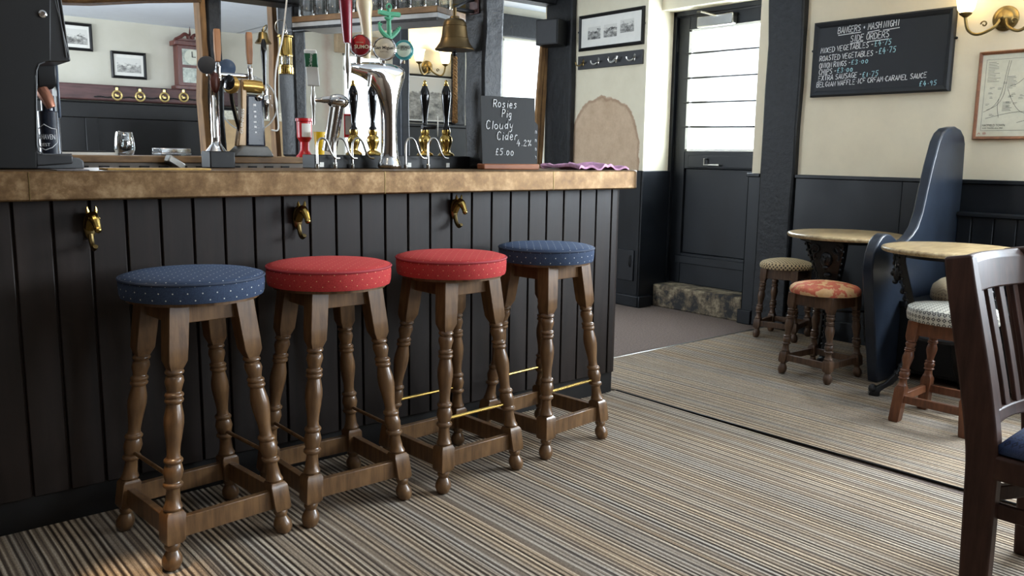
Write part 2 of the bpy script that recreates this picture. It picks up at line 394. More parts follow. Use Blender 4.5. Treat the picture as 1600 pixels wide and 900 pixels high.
    def build(s, name, m, parent=None, bevel=0.0, smooth=35, seg=2, label=None, sub=0):
        bmesh.ops.recalc_face_normals(s.bm, faces=s.bm.faces)
        me = bpy.data.meshes.new(name); s.bm.to_mesh(me); s.bm.free()
        me.materials.append(m)
        for p in me.polygons: p.use_smooth = True
        me.set_sharp_from_angle(angle=R(smooth))
        o = bpy.data.objects.new(name, me); COL.objects.link(o)
        if parent: o.parent = parent
        if bevel:
            b = o.modifiers.new('bevel', 'BEVEL'); b.width = bevel; b.segments = seg; b.limit_method = 'ANGLE'; b.angle_limit = R(35); b.harden_normals = False
        if sub:
            q = o.modifiers.new('sub', 'SUBSURF'); q.levels = sub; q.render_levels = sub
        if label: o['label'] = label
        return o
def tag(o, label, cat, group=None):
    o['label'] = label; o['category'] = cat
    if group: o['group'] = group
    return o
def thing(name, label, cat, loc=(0, 0, 0), rz=0.0, group=None):
    o = bpy.data.objects.new(name, None); COL.objects.link(o); o.empty_display_size = 0.1
    o.location = loc; o.rotation_euler = (0, 0, rz); tag(o, label, cat, group); return o
def struct(name, mb, m, parent=None, bevel=0.0):
    o = mb.build(name, m, parent, bevel)
    if not parent: o['kind'] = 'structure'
    return o
def kids(o): return [c for c in bpy.data.objects if c.parent == o]
def dup(root, loc, rz, label, group=None):
    tree = {}
    for ob in list(bpy.data.objects):
        if ob.parent: tree.setdefault(ob.parent.name, []).append(ob)
    def cp(o, par):
        c = o.copy(); COL.objects.link(c); c.parent = par
        for ch in tree.get(o.name, []): cp(ch, c)
        return c
    r = cp(root, None); r.location = loc; r.rotation_euler = (0, 0, rz); r['label'] = label
    if group: r['group'] = group
    return r
def kd(name, parent): return [c for c in kids(parent) if c.name.split('.')[0] == name]
AX = lambda d: Vector((0, 0, 1)).rotation_difference(Vector(d).normalized()).to_matrix()
def arc(cx, cz, r, a0, a1, n, y=0.0): return [(cx + r * math.cos(R(a0 + (a1 - a0) * i / n)), y, cz + r * math.sin(R(a0 + (a1 - a0) * i / n))) for i in range(n + 1)]
def spline(pts, n=6):
    pts = [Vector(p) for p in pts]; out = []
    for i in range(len(pts) - 1):
        p0, p1, p2, p3 = pts[max(i - 1, 0)], pts[i], pts[i + 1], pts[min(i + 2, len(pts) - 1)]
        for k in range(n):
            t = k / n
            out.append(0.5 * ((2 * p1) + (p2 - p0) * t + (2 * p0 - 5 * p1 + 4 * p2 - p3) * t * t + (3 * p1 - p0 - 3 * p2 + p3) * t ** 3))
    out.append(pts[-1]); return out

# handwriting: strokes on a 4 x 6 grid
GL = {'A': '0,0 2,6 4,0|.8,2 3.2,2', 'B': '0,0 0,6 2.6,6 3.6,5 2.6,3.2 0,3.1|2.6,3.2 4,1.6 2.6,0 0,0', 'C': '3.8,5 2.4,6 .9,5.2 .2,3 1,.7 2.4,0 3.9,.9',
 'D': '0,0 0,6 2.2,5.6 3.9,3.6 3.6,1.4 2,0 0,0', 'E': '3.7,6 .2,6 0,0 3.7,0|0,3.1 2.8,3.2', 'F': '3.7,6 .2,6 0,0|0,3.1 2.8,3.2', 'G': '3.8,5 2.4,6 .9,5.2 .2,3 1,.7 2.4,0 3.8,.9 3.8,2.6 2.3,2.6',
 'H': '0,0 0,6|3.8,0 3.8,6|0,3.1 3.8,3.1', 'I': '1.2,0 1.4,6', 'K': '0,0 0,6|3.6,6 0,2.8 3.8,0', 'L': '.2,6 0,0 3.4,0', 'M': '0,0 .5,6 2,2.5 3.6,6 4,0', 'N': '0,0 .2,6 3.5,.2 3.8,6',
 'O': '2,6 .5,5 .1,3 .7,.7 2,0 3.4,.8 3.9,3 3.4,5.2 2,6', 'P': '0,0 .1,6 2.8,5.8 3.7,4.6 2.6,3 .1,2.9', 'R': '0,0 .1,6 2.8,5.8 3.7,4.6 2.6,3 .1,2.9|1.6,2.9 3.9,0', 'S': '3.6,5.2 2.2,6 .6,5.2 .8,3.6 3,2.7 3.7,1.3 2.2,0 .2,.7',
 'T': '0,6 4,6|2,6 1.9,0', 'U': '0,6 .2,1.2 1.6,0 3.2,.6 3.7,6', 'V': '0,6 2,0 4,6', 'W': '0,6 .9,0 2,4 3.1,0 4,6', 'X': '0,0 3.8,6|0,6 3.8,0', 'Y': '0,6 2,3 4,6|2,3 1.8,0', 'Q': '2,6 .5,5 .1,3 .7,.7 2,0 3.4,.8 3.9,3 3.4,5.2 2,6|2.4,1.4 4,-.3',
 'o': '2,3.8 .5,3.2 .3,1.4 1.6,.1 3.2,.8 3.5,2.6 2,3.8', 's': '3.2,3.3 1.8,3.9 .7,3 2.6,1.8 2.9,.8 1.6,0 .4,.5', 'i': '1.4,0 1.4,3.6|1.4,5 1.6,5.2', 'e': '.4,1.9 3.2,2.2 2.8,3.5 1.4,3.8 .4,2.2 .9,.5 2.2,0 3.4,.7',
 'g': '3.3,3.2 1.6,3.8 .4,2.2 1.4,.4 3.1,1.4 3.4,3.6 3,-1.4 1.6,-2.2 .5,-1.4', 'l': '1.6,6 1.4,0', 'u': '.3,3.8 .4,.8 1.5,0 3,1 3.2,3.8 3.3,0', 'd': '3.2,2.8 1.6,3.6 .4,1.8 1.4,.1 3.1,1.2 3.3,6 3.4,0', 'y': '.3,3.8 1,1.2 2.3,1 3.3,3.8 2.6,-1.2 1.2,-2.2 .3,-1.4', 'r': '.5,0 .6,3.8 .7,2.2 2,3.7 3.2,3.3',
 'p': '.5,-2 .6,3.8 2.6,3.6 3.2,2 2,.4 .6,.8', 'n': '.4,0 .5,3.8 2,3.8 3,2.8 3.1,0', 'a': '3.2,2.8 1.6,3.6 .4,1.8 1.4,.1 3.1,1.4 3.3,3.6 3.5,0', 'h': '.4,6 .4,0|.4,2.4 2,3.7 3.1,2.6 3.2,0', 't': '1.8,5.4 1.6,.6 3,.2|.4,3.8 3.2,3.8',
 '0': '1.8,4.6 .6,3.6 .5,1.2 1.6,0 3,.9 3.2,3.2 1.8,4.6', '1': '1.4,4.8 1.4,0', '2': '.4,4.4 1.8,5.6 3.2,4.4 .4,0 3.6,.1', '3': '.5,5.3 2.2,5.9 3.2,4.6 1.6,3.2 3.3,1.8 2.2,0 .4,.5', '4': '2,6 .2,2 3.8,2.2|2.6,4 2.4,-.4', '5': '3.6,5.8 1,5.6 .8,3.4 2.6,3.4 3.3,1.8 2.2,0 .4,.4', '6': '3,5.8 1,3.6 .4,1.4 1.8,0 3.2,1.2 2.2,2.8 .6,2', '7': '.3,5.7 3.6,5.7 1.6,0', '8': '2,6 .6,5 3.2,1.4 2,0 .6,1.2 3.2,4.8 2,6', '9': '3.3,4.6 1.8,5.8 .6,4.4 1.8,3 3.3,4.6 2.8,0',
 '£': '3.4,5 2.4,6 1.2,5 1.2,.2 .2,.1 3.6,.2|.3,2.9 2.6,3', '-': '.6,2.8 2.8,3', '+': '1.8,1.8 1.8,4.2|.6,3 3,3', '.': '1.2,.3 1.6,.5', '·': '1.2,2.8 1.7,3', '%': '3.2,5.8 1,0|.6,5.6 0,4.8 .5,4 1.2,4.7 .6,5.6|3.4,1.7 2.7,.9 3.3,0 4,.8 3.4,1.7'}
def script(mb, text, x0, x1, z, h, y, r, slant=0.0, rise=0.0, wob=0.15):
    wid = {' ': 2.6, 'I': 3.6, 'i': 3.2, 'l': 3.2, '.': 2.8, '·': 3.2, '1': 3.4, '-': 4}
    tot = sum(wid.get(c, 5.1) for c in text) - 1.0
    k = (x1 - x0) / tot; q = h / 6; cx = 0.0
    rnd = random.Random(len(text) * 7 + int(z * 1000))
    for c in text:
        if c in GL:
            dz = (rnd.random() - 0.5) * wob * h; sc = 1 + (rnd.random() - 0.5) * wob
            for st in GL[c].split('|'):
                pts = []
                for pr in st.split():
                    a, b = pr.split(','); a = float(a); b = float(b) * sc
                    xx = x0 + (cx + a) * k + b * q * slant
                    pts.append((xx, y, z + b * q + dz + rise * (cx + a) * k))
                if len(pts) > 1: mb.tube(pts, r, 5)
        cx += wid.get(c, 5.1)
    return mb
def lettering(name, body, m, parent, loc, width, rot=(R(90), 0, 0), ex=0.0006, bold=0.0, height=None, bend=None):
    c = bpy.data.curves.new(name, 'FONT'); c.body = body; c.size = 1.0; c.extrude = 0.0; c.align_x = 'CENTER'; c.align_y = 'CENTER'; c.offset = bold
    t = bpy.data.objects.new(name, c); COL.objects.link(t)
    dg = bpy.context.evaluated_depsgraph_get(); me = bpy.data.meshes.new_from_object(t.evaluated_get(dg)); bpy.data.objects.remove(t)
    xs = [v.co.x for v in me.vertices]; ys = [v.co.y for v in me.vertices]
    sx = width / (max(xs) - min(xs)); sy = (height / (max(ys) - min(ys))) if height else sx
    cx, cy = (max(xs) + min(xs)) / 2, (max(ys) + min(ys)) / 2
    bm = bmesh.new(); bm.from_mesh(me)
    g = bmesh.ops.extrude_face_region(bm, geom=bm.faces[:]);
    for e in g['geom']:
        if isinstance(e, bmesh.types.BMVert): e.co.z += 1
    for v in bm.verts:
        x, y, z = (v.co.x - cx) * sx, (v.co.y - cy) * sy, v.co.z * ex
        if bend: a = x / bend; v.co = Vector((math.sin(a) * (bend + z), y, (math.cos(a) * (bend + z)) - bend))
        else: v.co = Vector((x, y, z))
    bmesh.ops.recalc_face_normals(bm, faces=bm.faces)
    bm.to_mesh(me); bm.free(); me.materials.clear(); me.materials.append(m)
    o = bpy.data.objects.new(name, me); COL.objects.link(o); o.location = loc; o.rotation_euler = rot
    if parent: o.parent = parent
    return o

# ------------------------------------------------------------------ the setting
XR, XD, XP = 5.05, 5.22, 4.90        # right wall, door plane, wall with the hooks
fl = MB().box(-2.6, 7.7, -2.6, 7.6, -0.10, 0.0); struct('floor', fl, entry)
struct('ceiling', MB().box(-2.6, 5.4, -2.6, 3.2, 2.45, 2.55), ceil_m)
struct('ceiling', MB().box(-2.6, 3.0, 4.6, 7.6, 2.17, 2.27), ceil_m)
struct('ceiling', MB().box(-2.6, 7.7, 3.2, 7.6, 2.75, 2.85), ceil_m)
def wall_x(name, x0, x1, y0, y1, z1, m, hole=None):
    b = MB()
    if not hole: b.box(x0, x1, y0, y1, 0, z1)
    else:
        a0, a1, h0, h1 = hole
        b.box(x0, x1, y0, a0, 0, z1).box(x0, x1, a1, y1, 0, z1).box(x0, x1, a0, a1, 0, h0).box(x0, x1, a0, a1, h1, z1)
    return struct(name, b, m)
def wall_y(name, x0, x1, y0, y1, z1, m, holes=()):
    b = MB(); x = x0
    for (a0, a1, h0, h1) in holes:
        b.box(x, a0, y0, y1, 0, z1).box(a0, a1, y0, y1, 0, h0).box(a0, a1, y0, y1, h1, z1); x = a1
    b.box(x, x1, y0, y1, 0, z1)
    return struct(name, b, m)
wall_x('wall_left', -2.6, -2.5, -2.5, 7.5, 2.8, nearp, (5.2, 6.8, 0.95, 2.0))
wall_y('wall_near', -2.6, 5.25, -2.6, -2.5, 2.5, nearp, [(3.4, 4.98, 0.9, 2.1)])
wall_x('wall_right', XR, XR + 0.2, -2.5, 3.49, 2.8, plaster, (-0.75, 1.35, 0.95, 2.05))
struct('wall_entrance', MB().box(XP, XD + 0.12, 4.36, 5.5, 0, 2.8).box(XR, XD + 0.12, 3.49, 4.36, 2.24, 2.8), stainm)
wall_y('wall_back', XD + 0.12, 7.6, 5.4, 5.5, 2.8, plaster2)
wall_y('wall_far', -2.6, 7.7, 7.4, 7.5, 2.85, farp, [(4.02, 4.47, 1.0, 2.10), (5.98, 6.66, 1.0, 2.42)])
wall_x('wall_end', 7.6, 7.7, 5.5, 7.5, 2.8, plaster2, (5.8, 7.1, 1.0, 2.3))
# door reveal posts (right side), lining
struct('trim_1', MB().box(XD - 0.03, XD + 0.08, 4.33, 4.365, 0.17, 2.24).box(XD - 0.03, XD + 0.08, 3.45, 3.485, 0.17, 2.24).box(XD - 0.03, XD + 0.08, 3.45, 4.365, 2.205, 2.245), dado, bevel=0.004)
# dado panelling: right wall, reveals, hook wall
d = MB().box(XR - 0.03, XR, -2.5, 3.13, 0, 1.03).box(XR - 0.03, XR, 3.40, 3.50, 0, 1.03).box(XR - 0.03, XD - 0.03, 3.488, 3.50, 0.0, 1.03)
struct('trim_2', d, dado, bevel=0.004)
cap = MB().box(XR - 0.045, XR, -2.5, 3.13, 1.03, 1.052).box(XR - 0.045, XR + 0.01, 3.40, 3.505, 1.03, 1.052)
for y in (2.42, 1.55, 0.7): cap.box(XR - 0.034, XR - 0.028, y - 0.004, y + 0.004, 0.1, 1.03)
struct('trim_3', cap, dado, bevel=0.005)
struct('baseboard_right', MB().box(XR - 0.05, XR - 0.03, -2.5, 3.13, 0, 0.13).box(XR - 0.06, XR - 0.03, 3.40, 3.51, 0, 0.10), dado, bevel=0.006)
d = MB().box(XP - 0.025, XP, 4.34, 5.12, 0, 1.05).box(XP - 0.025, XD - 0.03, 4.335, 4.36, 0, 1.05)
struct('trim_4', d, dado, bevel=0.006)
struct('baseboard_entrance', MB().box(XP - 0.05, XP - 0.025, 4.31, 5.12, 0, 0.09).box(XP - 0.05, XP + 0.10, 4.305, 4.335, 0, 0.09), dado, bevel=0.008)
# doorstep
struct('trim_5', MB().box(XR - 0.02, XD + 0.2, 3.503, 4.33, 0.0, 0.175), concrete, bevel=0.012)
# timber frame of the building
def post(n, x0, x1, y0, y1, z0, z1, m=timber):
    b = MB(); rnd = random.Random(n); k = 9
    rings = []
    for i in range(k + 1):
        z = z0 + (z1 - z0) * i / k; j = lambda: (rnd.random() - 0.5) * 0.012
        rings.append([(x0 + j(), y0 + j(), z), (x1 + j(), y0 + j(), z), (x1 + j(), y1 + j(), z), (x0 + j(), y1 + j(), z)])
    b.rings(rings); return struct('trim_%d' % n, b, m, bevel=0.012)
post(6, XR - 0.055, XR + 0.05, 3.135, 3.395, 0, 2.45)                 # post on the right wall
post(7, XP - 0.06, XP + 0.0, 5.12, 5.42, 0, 2.6)                      # corner post behind the bar
post(8, 2.31, 2.42, 2.99, 3.125, 1.09, 2.45)                          # post on the end of the bar
post(9, 1.933, 2.003, 4.06, 4.24, 1.13, 2.75)
struct('trim_10', MB().rings([[(1.91 + q, 4.25, z), (1.935 + q, 4.25, z), (1.935 + q, 4.31, z), (1.91 + q, 4.31, z)] for z, q in ((1.13, .005), (1.4, -.006), (1.7, .004), (2.0, -.004), (2.3, 0.0))]), rawwood)
post(11, 1.500, 1.572, 4.05, 4.14, 1.13, 2.75)
struct('trim_12', MB().rings([[(1.472 + q, 4.06, z), (1.499 + q, 4.055, z), (1.499 + q, 4.14, z), (1.472 + q, 4.14, z)] for z, q in ((1.13, .004), (1.4, -.008), (1.6, .004), (1.9, -.004), (2.2, 0.0))]), rawwood, bevel=0.004)
post(13, 3.79, 3.872, 6.0, 6.14, 0, 2.75, plain('daylit black timber', (44, 50, 58), 0.4, var=0.2, scale=20, bump=0.3))  # black post, with the blue daylight on it put into its colour
# beams
struct('trim_14', MB().rings([[(1.50, 4.0, 1.865), (1.50, 4.16, 1.865), (1.50, 4.16, 2.02), (1.50, 4.0, 2.02)], [(2.1, 4.0, 1.868), (2.1, 4.16, 1.868), (2.1, 4.16, 2.02), (2.1, 4.0, 2.02)]]), timber, bevel=0.01)
pa, pb = Vector((0.60, 4.45, 1.78)), Vector((1.46, 4.02, 1.842))
struct('trim_15', MB().sweep([pa + (pb - pa) * t + Vector((0, 0, 0.055 + 0.006 * math.sin(9 * t))) for t in (0, .25, .5, .75, 1)], 0.10, 0.14, (0.45, 0.9, 0)), rawwood, bevel=0.015)
struct('trim_16', MB().box(3.0, XP - 0.0, 5.3, 5.45, 2.37, 2.55), timber, bevel=0.01)
struct('trim_17', MB().box(2.99, 3.1, 4.55, 7.4, 2.17, 2.80), ceil_m)
struct('trim_18', MB().box(5.3, 7.6, 7.32, 7.4, 2.43, 2.66), timber, bevel=0.01)    # lintel over the far window
struct('trim_19', MB().box(3.93, 4.75, 7.33, 7.4, 2.09, 2.26), plain('tan lintel', (164, 142, 112), 0.7, var=0.12), bevel=0.008)
b = MB()
for q in (0, 1): b.rings([[(4.76 + q * .05 + j, 5.40, z), (4.80 + q * .05 + j, 5.40, z), (4.80 + q * .05 + j, 5.43, z), (4.76 + q * .05 + j, 5.43, z)] for z, j in ((0, -.05), (1.1, -.045), (1.6, -.02), (2.2, .03))])
struct('trim_20', b, rawwood)
# dark panelling and dado of the far room
b = MB().box(-2.5, 2.95, 7.34, 7.40, 0, 1.53)
for x in (0.3, 1.15, 1.72, 2.75): b.box(x, x + 0.09, 7.326, 7.34, 0, 1.45)
b.box(-2.5, 2.95, 7.32, 7.34, 1.40, 1.52).box(-2.5, 2.95, 7.32, 7.34, 0, 0.9)
struct('trim_21', b, plain('black panelling', (12, 12, 13), 0.45, var=0.25, spec=0.3), bevel=0.006)
struct('trim_22', MB().box(4.52, 5.9, 7.35, 7.4, 0, 1.43).box(4.52, 5.9, 7.33, 7.4, 1.43, 1.46), dado, bevel=0.005)
struct('trim_23', MB().box(5.28, 5.42, 7.33, 7.4, 1.46, 2.75), timber, bevel=0.008)
# far windows
for i, (a0, a1, h0, h1) in enumerate(((4.02, 4.47, 1.0, 2.10), (5.98, 6.66, 1.0, 2.42))):
    f = MB().box(a0, a0 + .03, 7.42, 7.47, h0, h1).box(a1 - .03, a1, 7.42, 7.47, h0, h1).box(a0, a1, 7.42, 7.47, h0, h0 + .04).box(a0, a1, 7.42, 7.47, h1 - .03, h1)
    if i: f.box(a0, a1, 7.43, 7.46, 1.60, 1.62)
    wf = struct('window_%d' % (i + 1), f, white, bevel=0.003)
    MB().box(a0 + .03, a1 - .03, 7.44, 7.446, h0 + .04, h1 - .03).build('pane', pane, wf)
# windows that light the room from outside the frame
for n, (box, pn) in enumerate((((3.4, 4.98, -2.57, -2.53, 0.9, 2.1), 'y'), ((XR + .08, XR + .12, -0.75, 1.35, 0.95, 2.05), 'x'), ((7.63, 7.67, 5.8, 7.1, 1.0, 2.3), 'x'), ((-2.57, -2.53, 5.2, 6.8, 0.95, 2.0), 'x'))):
    x0, x1, y0, y1, z0, z1 = box; f = MB()
    if pn == 'y':
        for k in range(4): xx = x0 + (x1 - x0 - .05) * k / 3; f.box(xx, xx + .05, y0, y1, z0, z1)
        f.box(x0, x1, y0, y1, z0, z0 + .05).box(x0, x1, y0, y1, z1 - .05, z1)
    else:
        for k in range(4): yy = y0 + (y1 - y0 - .05) * k / 3; f.box(x0, x1, yy, yy + .05, z0, z1)
        f.box(x0, x1, y0, y1, z0, z0 + .05).box(x0, x1, y0, y1, z1 - .05, z1)
    struct('window_%d' % (n + 3), f, white)

# the door
b = MB(); y0, y1, z0, z1 = 3.485, 4.33, 0.18, 2.20; ga, gb, gz0, gz1 = 3.56, 4.225, 1.20, 2.105
b.box(XD, XD + .05, y0, ga, z0, z1).box(XD, XD + .05, gb, y1, z0, z1).box(XD, XD + .05, ga, gb, gz1, z1).box(XD, XD + .05, ga, gb, 1.07, gz0)
b.box(XD + .022, XD + .045, ga, gb, 0.42, 1.07).box(XD, XD + .05, ga, gb, z0, 0.42)
dr = struct('door_1', b, dado, bevel=0.005)
MB().box(XD + .022, XD + .028, ga, gb, gz0, gz1).build('glass_pane', pane, dr)
MB().box(XD - .004, XD + .024, ga, ga + .025, gz0, gz1).box(XD - .004, XD + .024, gb - .025, gb, gz0, gz1).box(XD - .004, XD + .024, ga, gb, gz0, gz0 + .02).box(XD - .004, XD + .024, ga, gb, gz1 - .02, gz1).build('glazing_bead', white, dr, 0.003)
for i in range(4):
    z = gz0 + (gz1 - gz0) * (i + 1) / 5
    MB().tube([(XD - .012, ga - .02, z - .006), (XD - .012, gb + .02, z + .004)], 0.007, 8).build('security_bar', black, dr)
MB().box(XD - .012, XD, 3.50, 4.18, 1.08, 1.17).build('lock_rail', dado, dr, 0.004)
MB().tube([(XD - .012, 4.00, 1.145), (XD - .045, 4.00, 1.145), (XD - .045, 4.00, 1.10), (XD - .045, 3.87, 1.10), (XD - .012, 3.87, 1.10)], 0.008, 8).build('pull_handle', steel, dr)
MB().box(XD - .02, XD, 3.52, 4.26, 0.34, 0.40).build('kick_rail', dado, dr, 0.004)
MB().box(XD - .06, XD + .0, 3.80, 4.12, 2.10, 2.18).build('door_closer', steel, dr, 0.008)
MB().tube([(XD - .05, 3.95, 2.17), (XD - .16, 4.0, 2.19), (XD - .05, 4.12, 2.215)], 0.008, 6).build('closer_arm', steel, dr)
for z in (2.0, 1.2, 0.5): MB().tube([(XD - .006, 4.335, z - .05), (XD - .006, 4.335, z + .05)], 0.009, 8).build('hinge', black, dr)

# carpets
def mat_box(name, x0, x1, y0, y1, h, m, label):
    o = MB().box(x0, x1, y0, y1, 0.0, h).build(name, m, None, 0.003); tag(o, label, 'carpet'); return o
b = MB().box(-2.49, 2.995, -2.49, 2.79, 0, 0.008)
tag(b.build('striped_carpet', carpetm), 'striped brown and beige carpet laid along the front of the bar', 'carpet')
wv = [(3.003 + 0.006 * math.sin(2.1 * y + 0.5) + 0.05 * max(0, (2.82 - y)) / 1.7 * (1 if y > 0 else 1), y) for y in [2.79 - 0.2 * k for k in range(27)]]
poly = [(3.4, 3.262), (4.985, 3.262), (4.985, -2.45)] + [(x, y) for x, y in reversed(wv)] + [(3.0, 3.262)]
b = MB(); va = [b.bm.verts.new((x, y, 0.0)) for x, y in poly]; vb = [b.bm.verts.new((x, y, 0.009)) for x, y in poly]
b.bm.faces.new(va); b.bm.faces.new(vb)
for i in range(len(poly)): b.bm.faces.new((va[i], va[(i + 1) % len(poly)], vb[(i + 1) % len(poly)], vb[i]))
tag(b.build('striped_carpet', carpetm), 'striped beige carpet under the small tables, right of the long black seam', 'carpet')
b = MB().tube([(x - 0.004, y, 0.0075) for x, y in wv], 0.0042, 6)
struct('trim_24', b, black)
struct('trim_25', MB().box(3.0, 4.985, 3.262, 3.278, 0, 0.011), steel, bevel=0.003)
# ------------------------------------------------------------------ the bar
bar = thing('bar_counter', 'long bar counter with copper edged top and dark vertical boards', 'bar counter', (0.85, 2.765, 0))
bx = lambda: MB()
BX0, BX1 = -1.2 - 0.85, 2.975 - 0.85
b = MB(); x = BX0; k = 0
while x < BX1 - 0.06:
    x2 = min(x + 0.1025, BX1 - 0.045); b.box(x + 0.003, x2 - 0.003, 0.0, 0.03, 0.115, 1.005); x = x2
b.box(BX0, BX1 - 0.03, 0.012, 0.035, 0.115, 1.005).box(BX0, BX1 - 0.03, 0.40, 0.43, 0.0, 1.0)
b.build('front_boards', boardm, bar, 0.003, seg=1)
b = MB().lathe([(0.045, 0.115), (0.045, 1.005)], (BX1 - 0.045, 0.045, 0), 24); b.box(BX1 - 0.03, BX1, 0.045, 0.43, 0.115, 1.005)
b.build('corner_board', boardm, bar)
MB().box(BX0, BX1 - 0.01, 0.028, 0.42, 0, 0.118).build('skirting', skirtm, bar)
# top with a rounded end
out = [(BX0, -0.085)]
cxx, cyy, rr_ = 3.035 - 0.85 - 0.10, -0.085 + 0.10, 0.10
out += [(cxx + rr_ * math.sin(R(a)), cyy - rr_ * math.cos(R(a))) for a in range(0, 91, 9)]
out += [(cxx + 0.10, 0.44), (BX0, 0.44)]
def slab(mb, outl, z0, z1):
    a = [mb.bm.verts.new((x, y, z0)) for x, y in outl]; c = [mb.bm.verts.new((x, y, z1)) for x, y in outl]; n = len(outl)
    mb.bm.faces.new(list(reversed(a))); mb.bm.faces.new(c)
    for i in range(n): mb.bm.faces.new((a[i], a[(i + 1) % n], c[(i + 1) % n], c[i]))
    return mb
slab(MB(), out, 1.005, 1.09).build('copper_top', copperm, bar, 0.006, smooth=50)
for x in (0.475, 1.62, 2.45): MB().box(x - .85 - 0.001, x - .85 + 0.001, -0.0865, -0.084, 1.008, 1.087).build('sheet_joint', oldbrass, bar)
# brass horse head hooks
def horse_hook(x, z, label):
    t = thing('horse_head_hook', label, 'coat hook', (x, 2.7565, z), 0, 'horse head hooks on the bar front')
    b = MB(); b.ell((0, 0.0, 0.0), (0.018, 0.008, 0.042)); b.build('back_plate', oldbrass, t)
    b = MB(); b.tube(spline([(0, 0.0, -0.005), (0, -0.022, 0.022), (0.002, -0.038, 0.030), (0.006, -0.052, 0.012), (0.008, -0.060, -0.006)], 4), [0.017, .017, .017, .017, .0165, .016, .016, .016, .0155, .015, .0145, .0135, .012, .011, .0105, .010, .0105][:17], 10)
    b.ell((0.008, -0.060, -0.008), (0.0105, 0.011, 0.010))
    for sgn in (-1, 1):
        b.tube([(sgn * 0.010, -0.030, 0.040), (sgn * 0.012, -0.030, 0.050), (sgn * 0.012, -0.032, 0.060)], [0.006, 0.005, 0.001], 6)
        b.ell((0.003 + sgn * 0.013, -0.044, 0.026), 0.0035, 8, 6)
    b.tube(spline([(0, -0.016, 0.042), (0, -0.006, 0.03), (0, 0.0, 0.0)], 3), [0.006] * 7, 6)
    b.build('horse_head', brass, t)
    MB().tube(spline([(0, -0.004, -0.025), (0, -0.014, -0.052), (0.001, -0.03, -0.066), (0.002, -0.045, -0.058)], 4), [0.008] * 9 + [0.0075] * 4, 8).build('hook', oldbrass, t)
horse_hook(0.641, 0.925, 'brass horse head hook nearest the till, above left of the first stool')
horse_hook(1.312, 0.925, 'brass horse head hook on bar boards above the left red stool')
horse_hook(1.986, 0.935, 'horse head hook nearest the right end of the bar front')

# ------------------------------------------------------------------ bar stools
def turned(z0, z1, prof):   # prof: (radius, fraction)
    return [(r, z0 + (z1 - z0) * f) for r, f in prof]
TURN = [(0.022, 0), (0.025, .015), (0.020, .05), (0.0165, .14), (0.019, .16), (0.0245, .168), (0.0255, .18), (0.0245, .192), (0.019, .20), (0.022, .225), (0.0255, .27), (0.022, .315), (0.019, .33), (0.0235, .338), (0.0245, .35), (0.0235, .362), (0.018, .372),
        (0.0165, .40), (0.018, .46), (0.0225, .54), (0.0255, .61), (0.025, .66), (0.021, .72), (0.0185, .755), (0.023, .765), (0.0245, .777), (0.023, .789), (0.0195, .795), (0.023, .802), (0.0245, .814), (0.023, .826), (0.0175, .835), (0.0205, .87), (0.0245, .91), (0.022, .945), (0.017, .955), (0.0235, .968), (0.0245, .982), (0.019, 1)]
def leg_mesh(sx, sy, hb, ht, H, wood_, parent, blk=0.027, z_blk=(0.075, 0.165), z_top=0.55, ball=True, k=1.0):
    """splayed turned leg; hb / ht half spacing at floor / at height H"""
    slope = (ht - hb) / H
    sh = (sx * slope, sy * slope); c = (sx * hb, sy * hb, 0)
    b = MB()
    def sq(zs):   # square sections (half width, z)
        b.rings([[(c[0] + sh[0] * z + dx * h * 1, c[1] + sh[1] * z + dy * h, z) for dx, dy in ((-1, -1), (1, -1), (1, 1), (-1, 1))] for h, z in zs])
    if ball: b.lathe([(0.013 * k, 0), (0.021 * k, 0.006), (0.0275 * k, 0.022), (0.0265 * k, 0.036), (0.019 * k, 0.05), (0.016 * k, 0.056), (0.021 * k, 0.064), (0.021 * k, 0.07), (0.018 * k, z_blk[0] + .004)], c, 18, shear=sh)
    sq([(blk * .78, z_blk[0]), (blk, z_blk[0] + .01), (blk, z_blk[1] - .01), (blk * .78, z_blk[1])])
    b.lathe([(r * k * 1.06, z) for r, z in turned(z_blk[1], z_top, TURN)], c, 18, shear=sh)
    sq([(blk * .62, z_top - .004), (blk * .98, z_top + .022), (blk * 1.02, z_top + .06), (blk * 1.05, H)])
    return b.build('leg', wood_, parent, 0.0025, smooth=40, seg=1)
def rail(parent, name, a, c, h, t, m, bevel=0.002):
    a, c = Vector(a), Vector(c); d = c - a
    M = Matrix.Translation(a) @ Matrix.Rotation(math.atan2(d.y, d.x), 4, 'Z')
    return MB().box(0, d.length, -t / 2, t / 2, -h / 2, h / 2, M).build(name, m, parent, bevel)
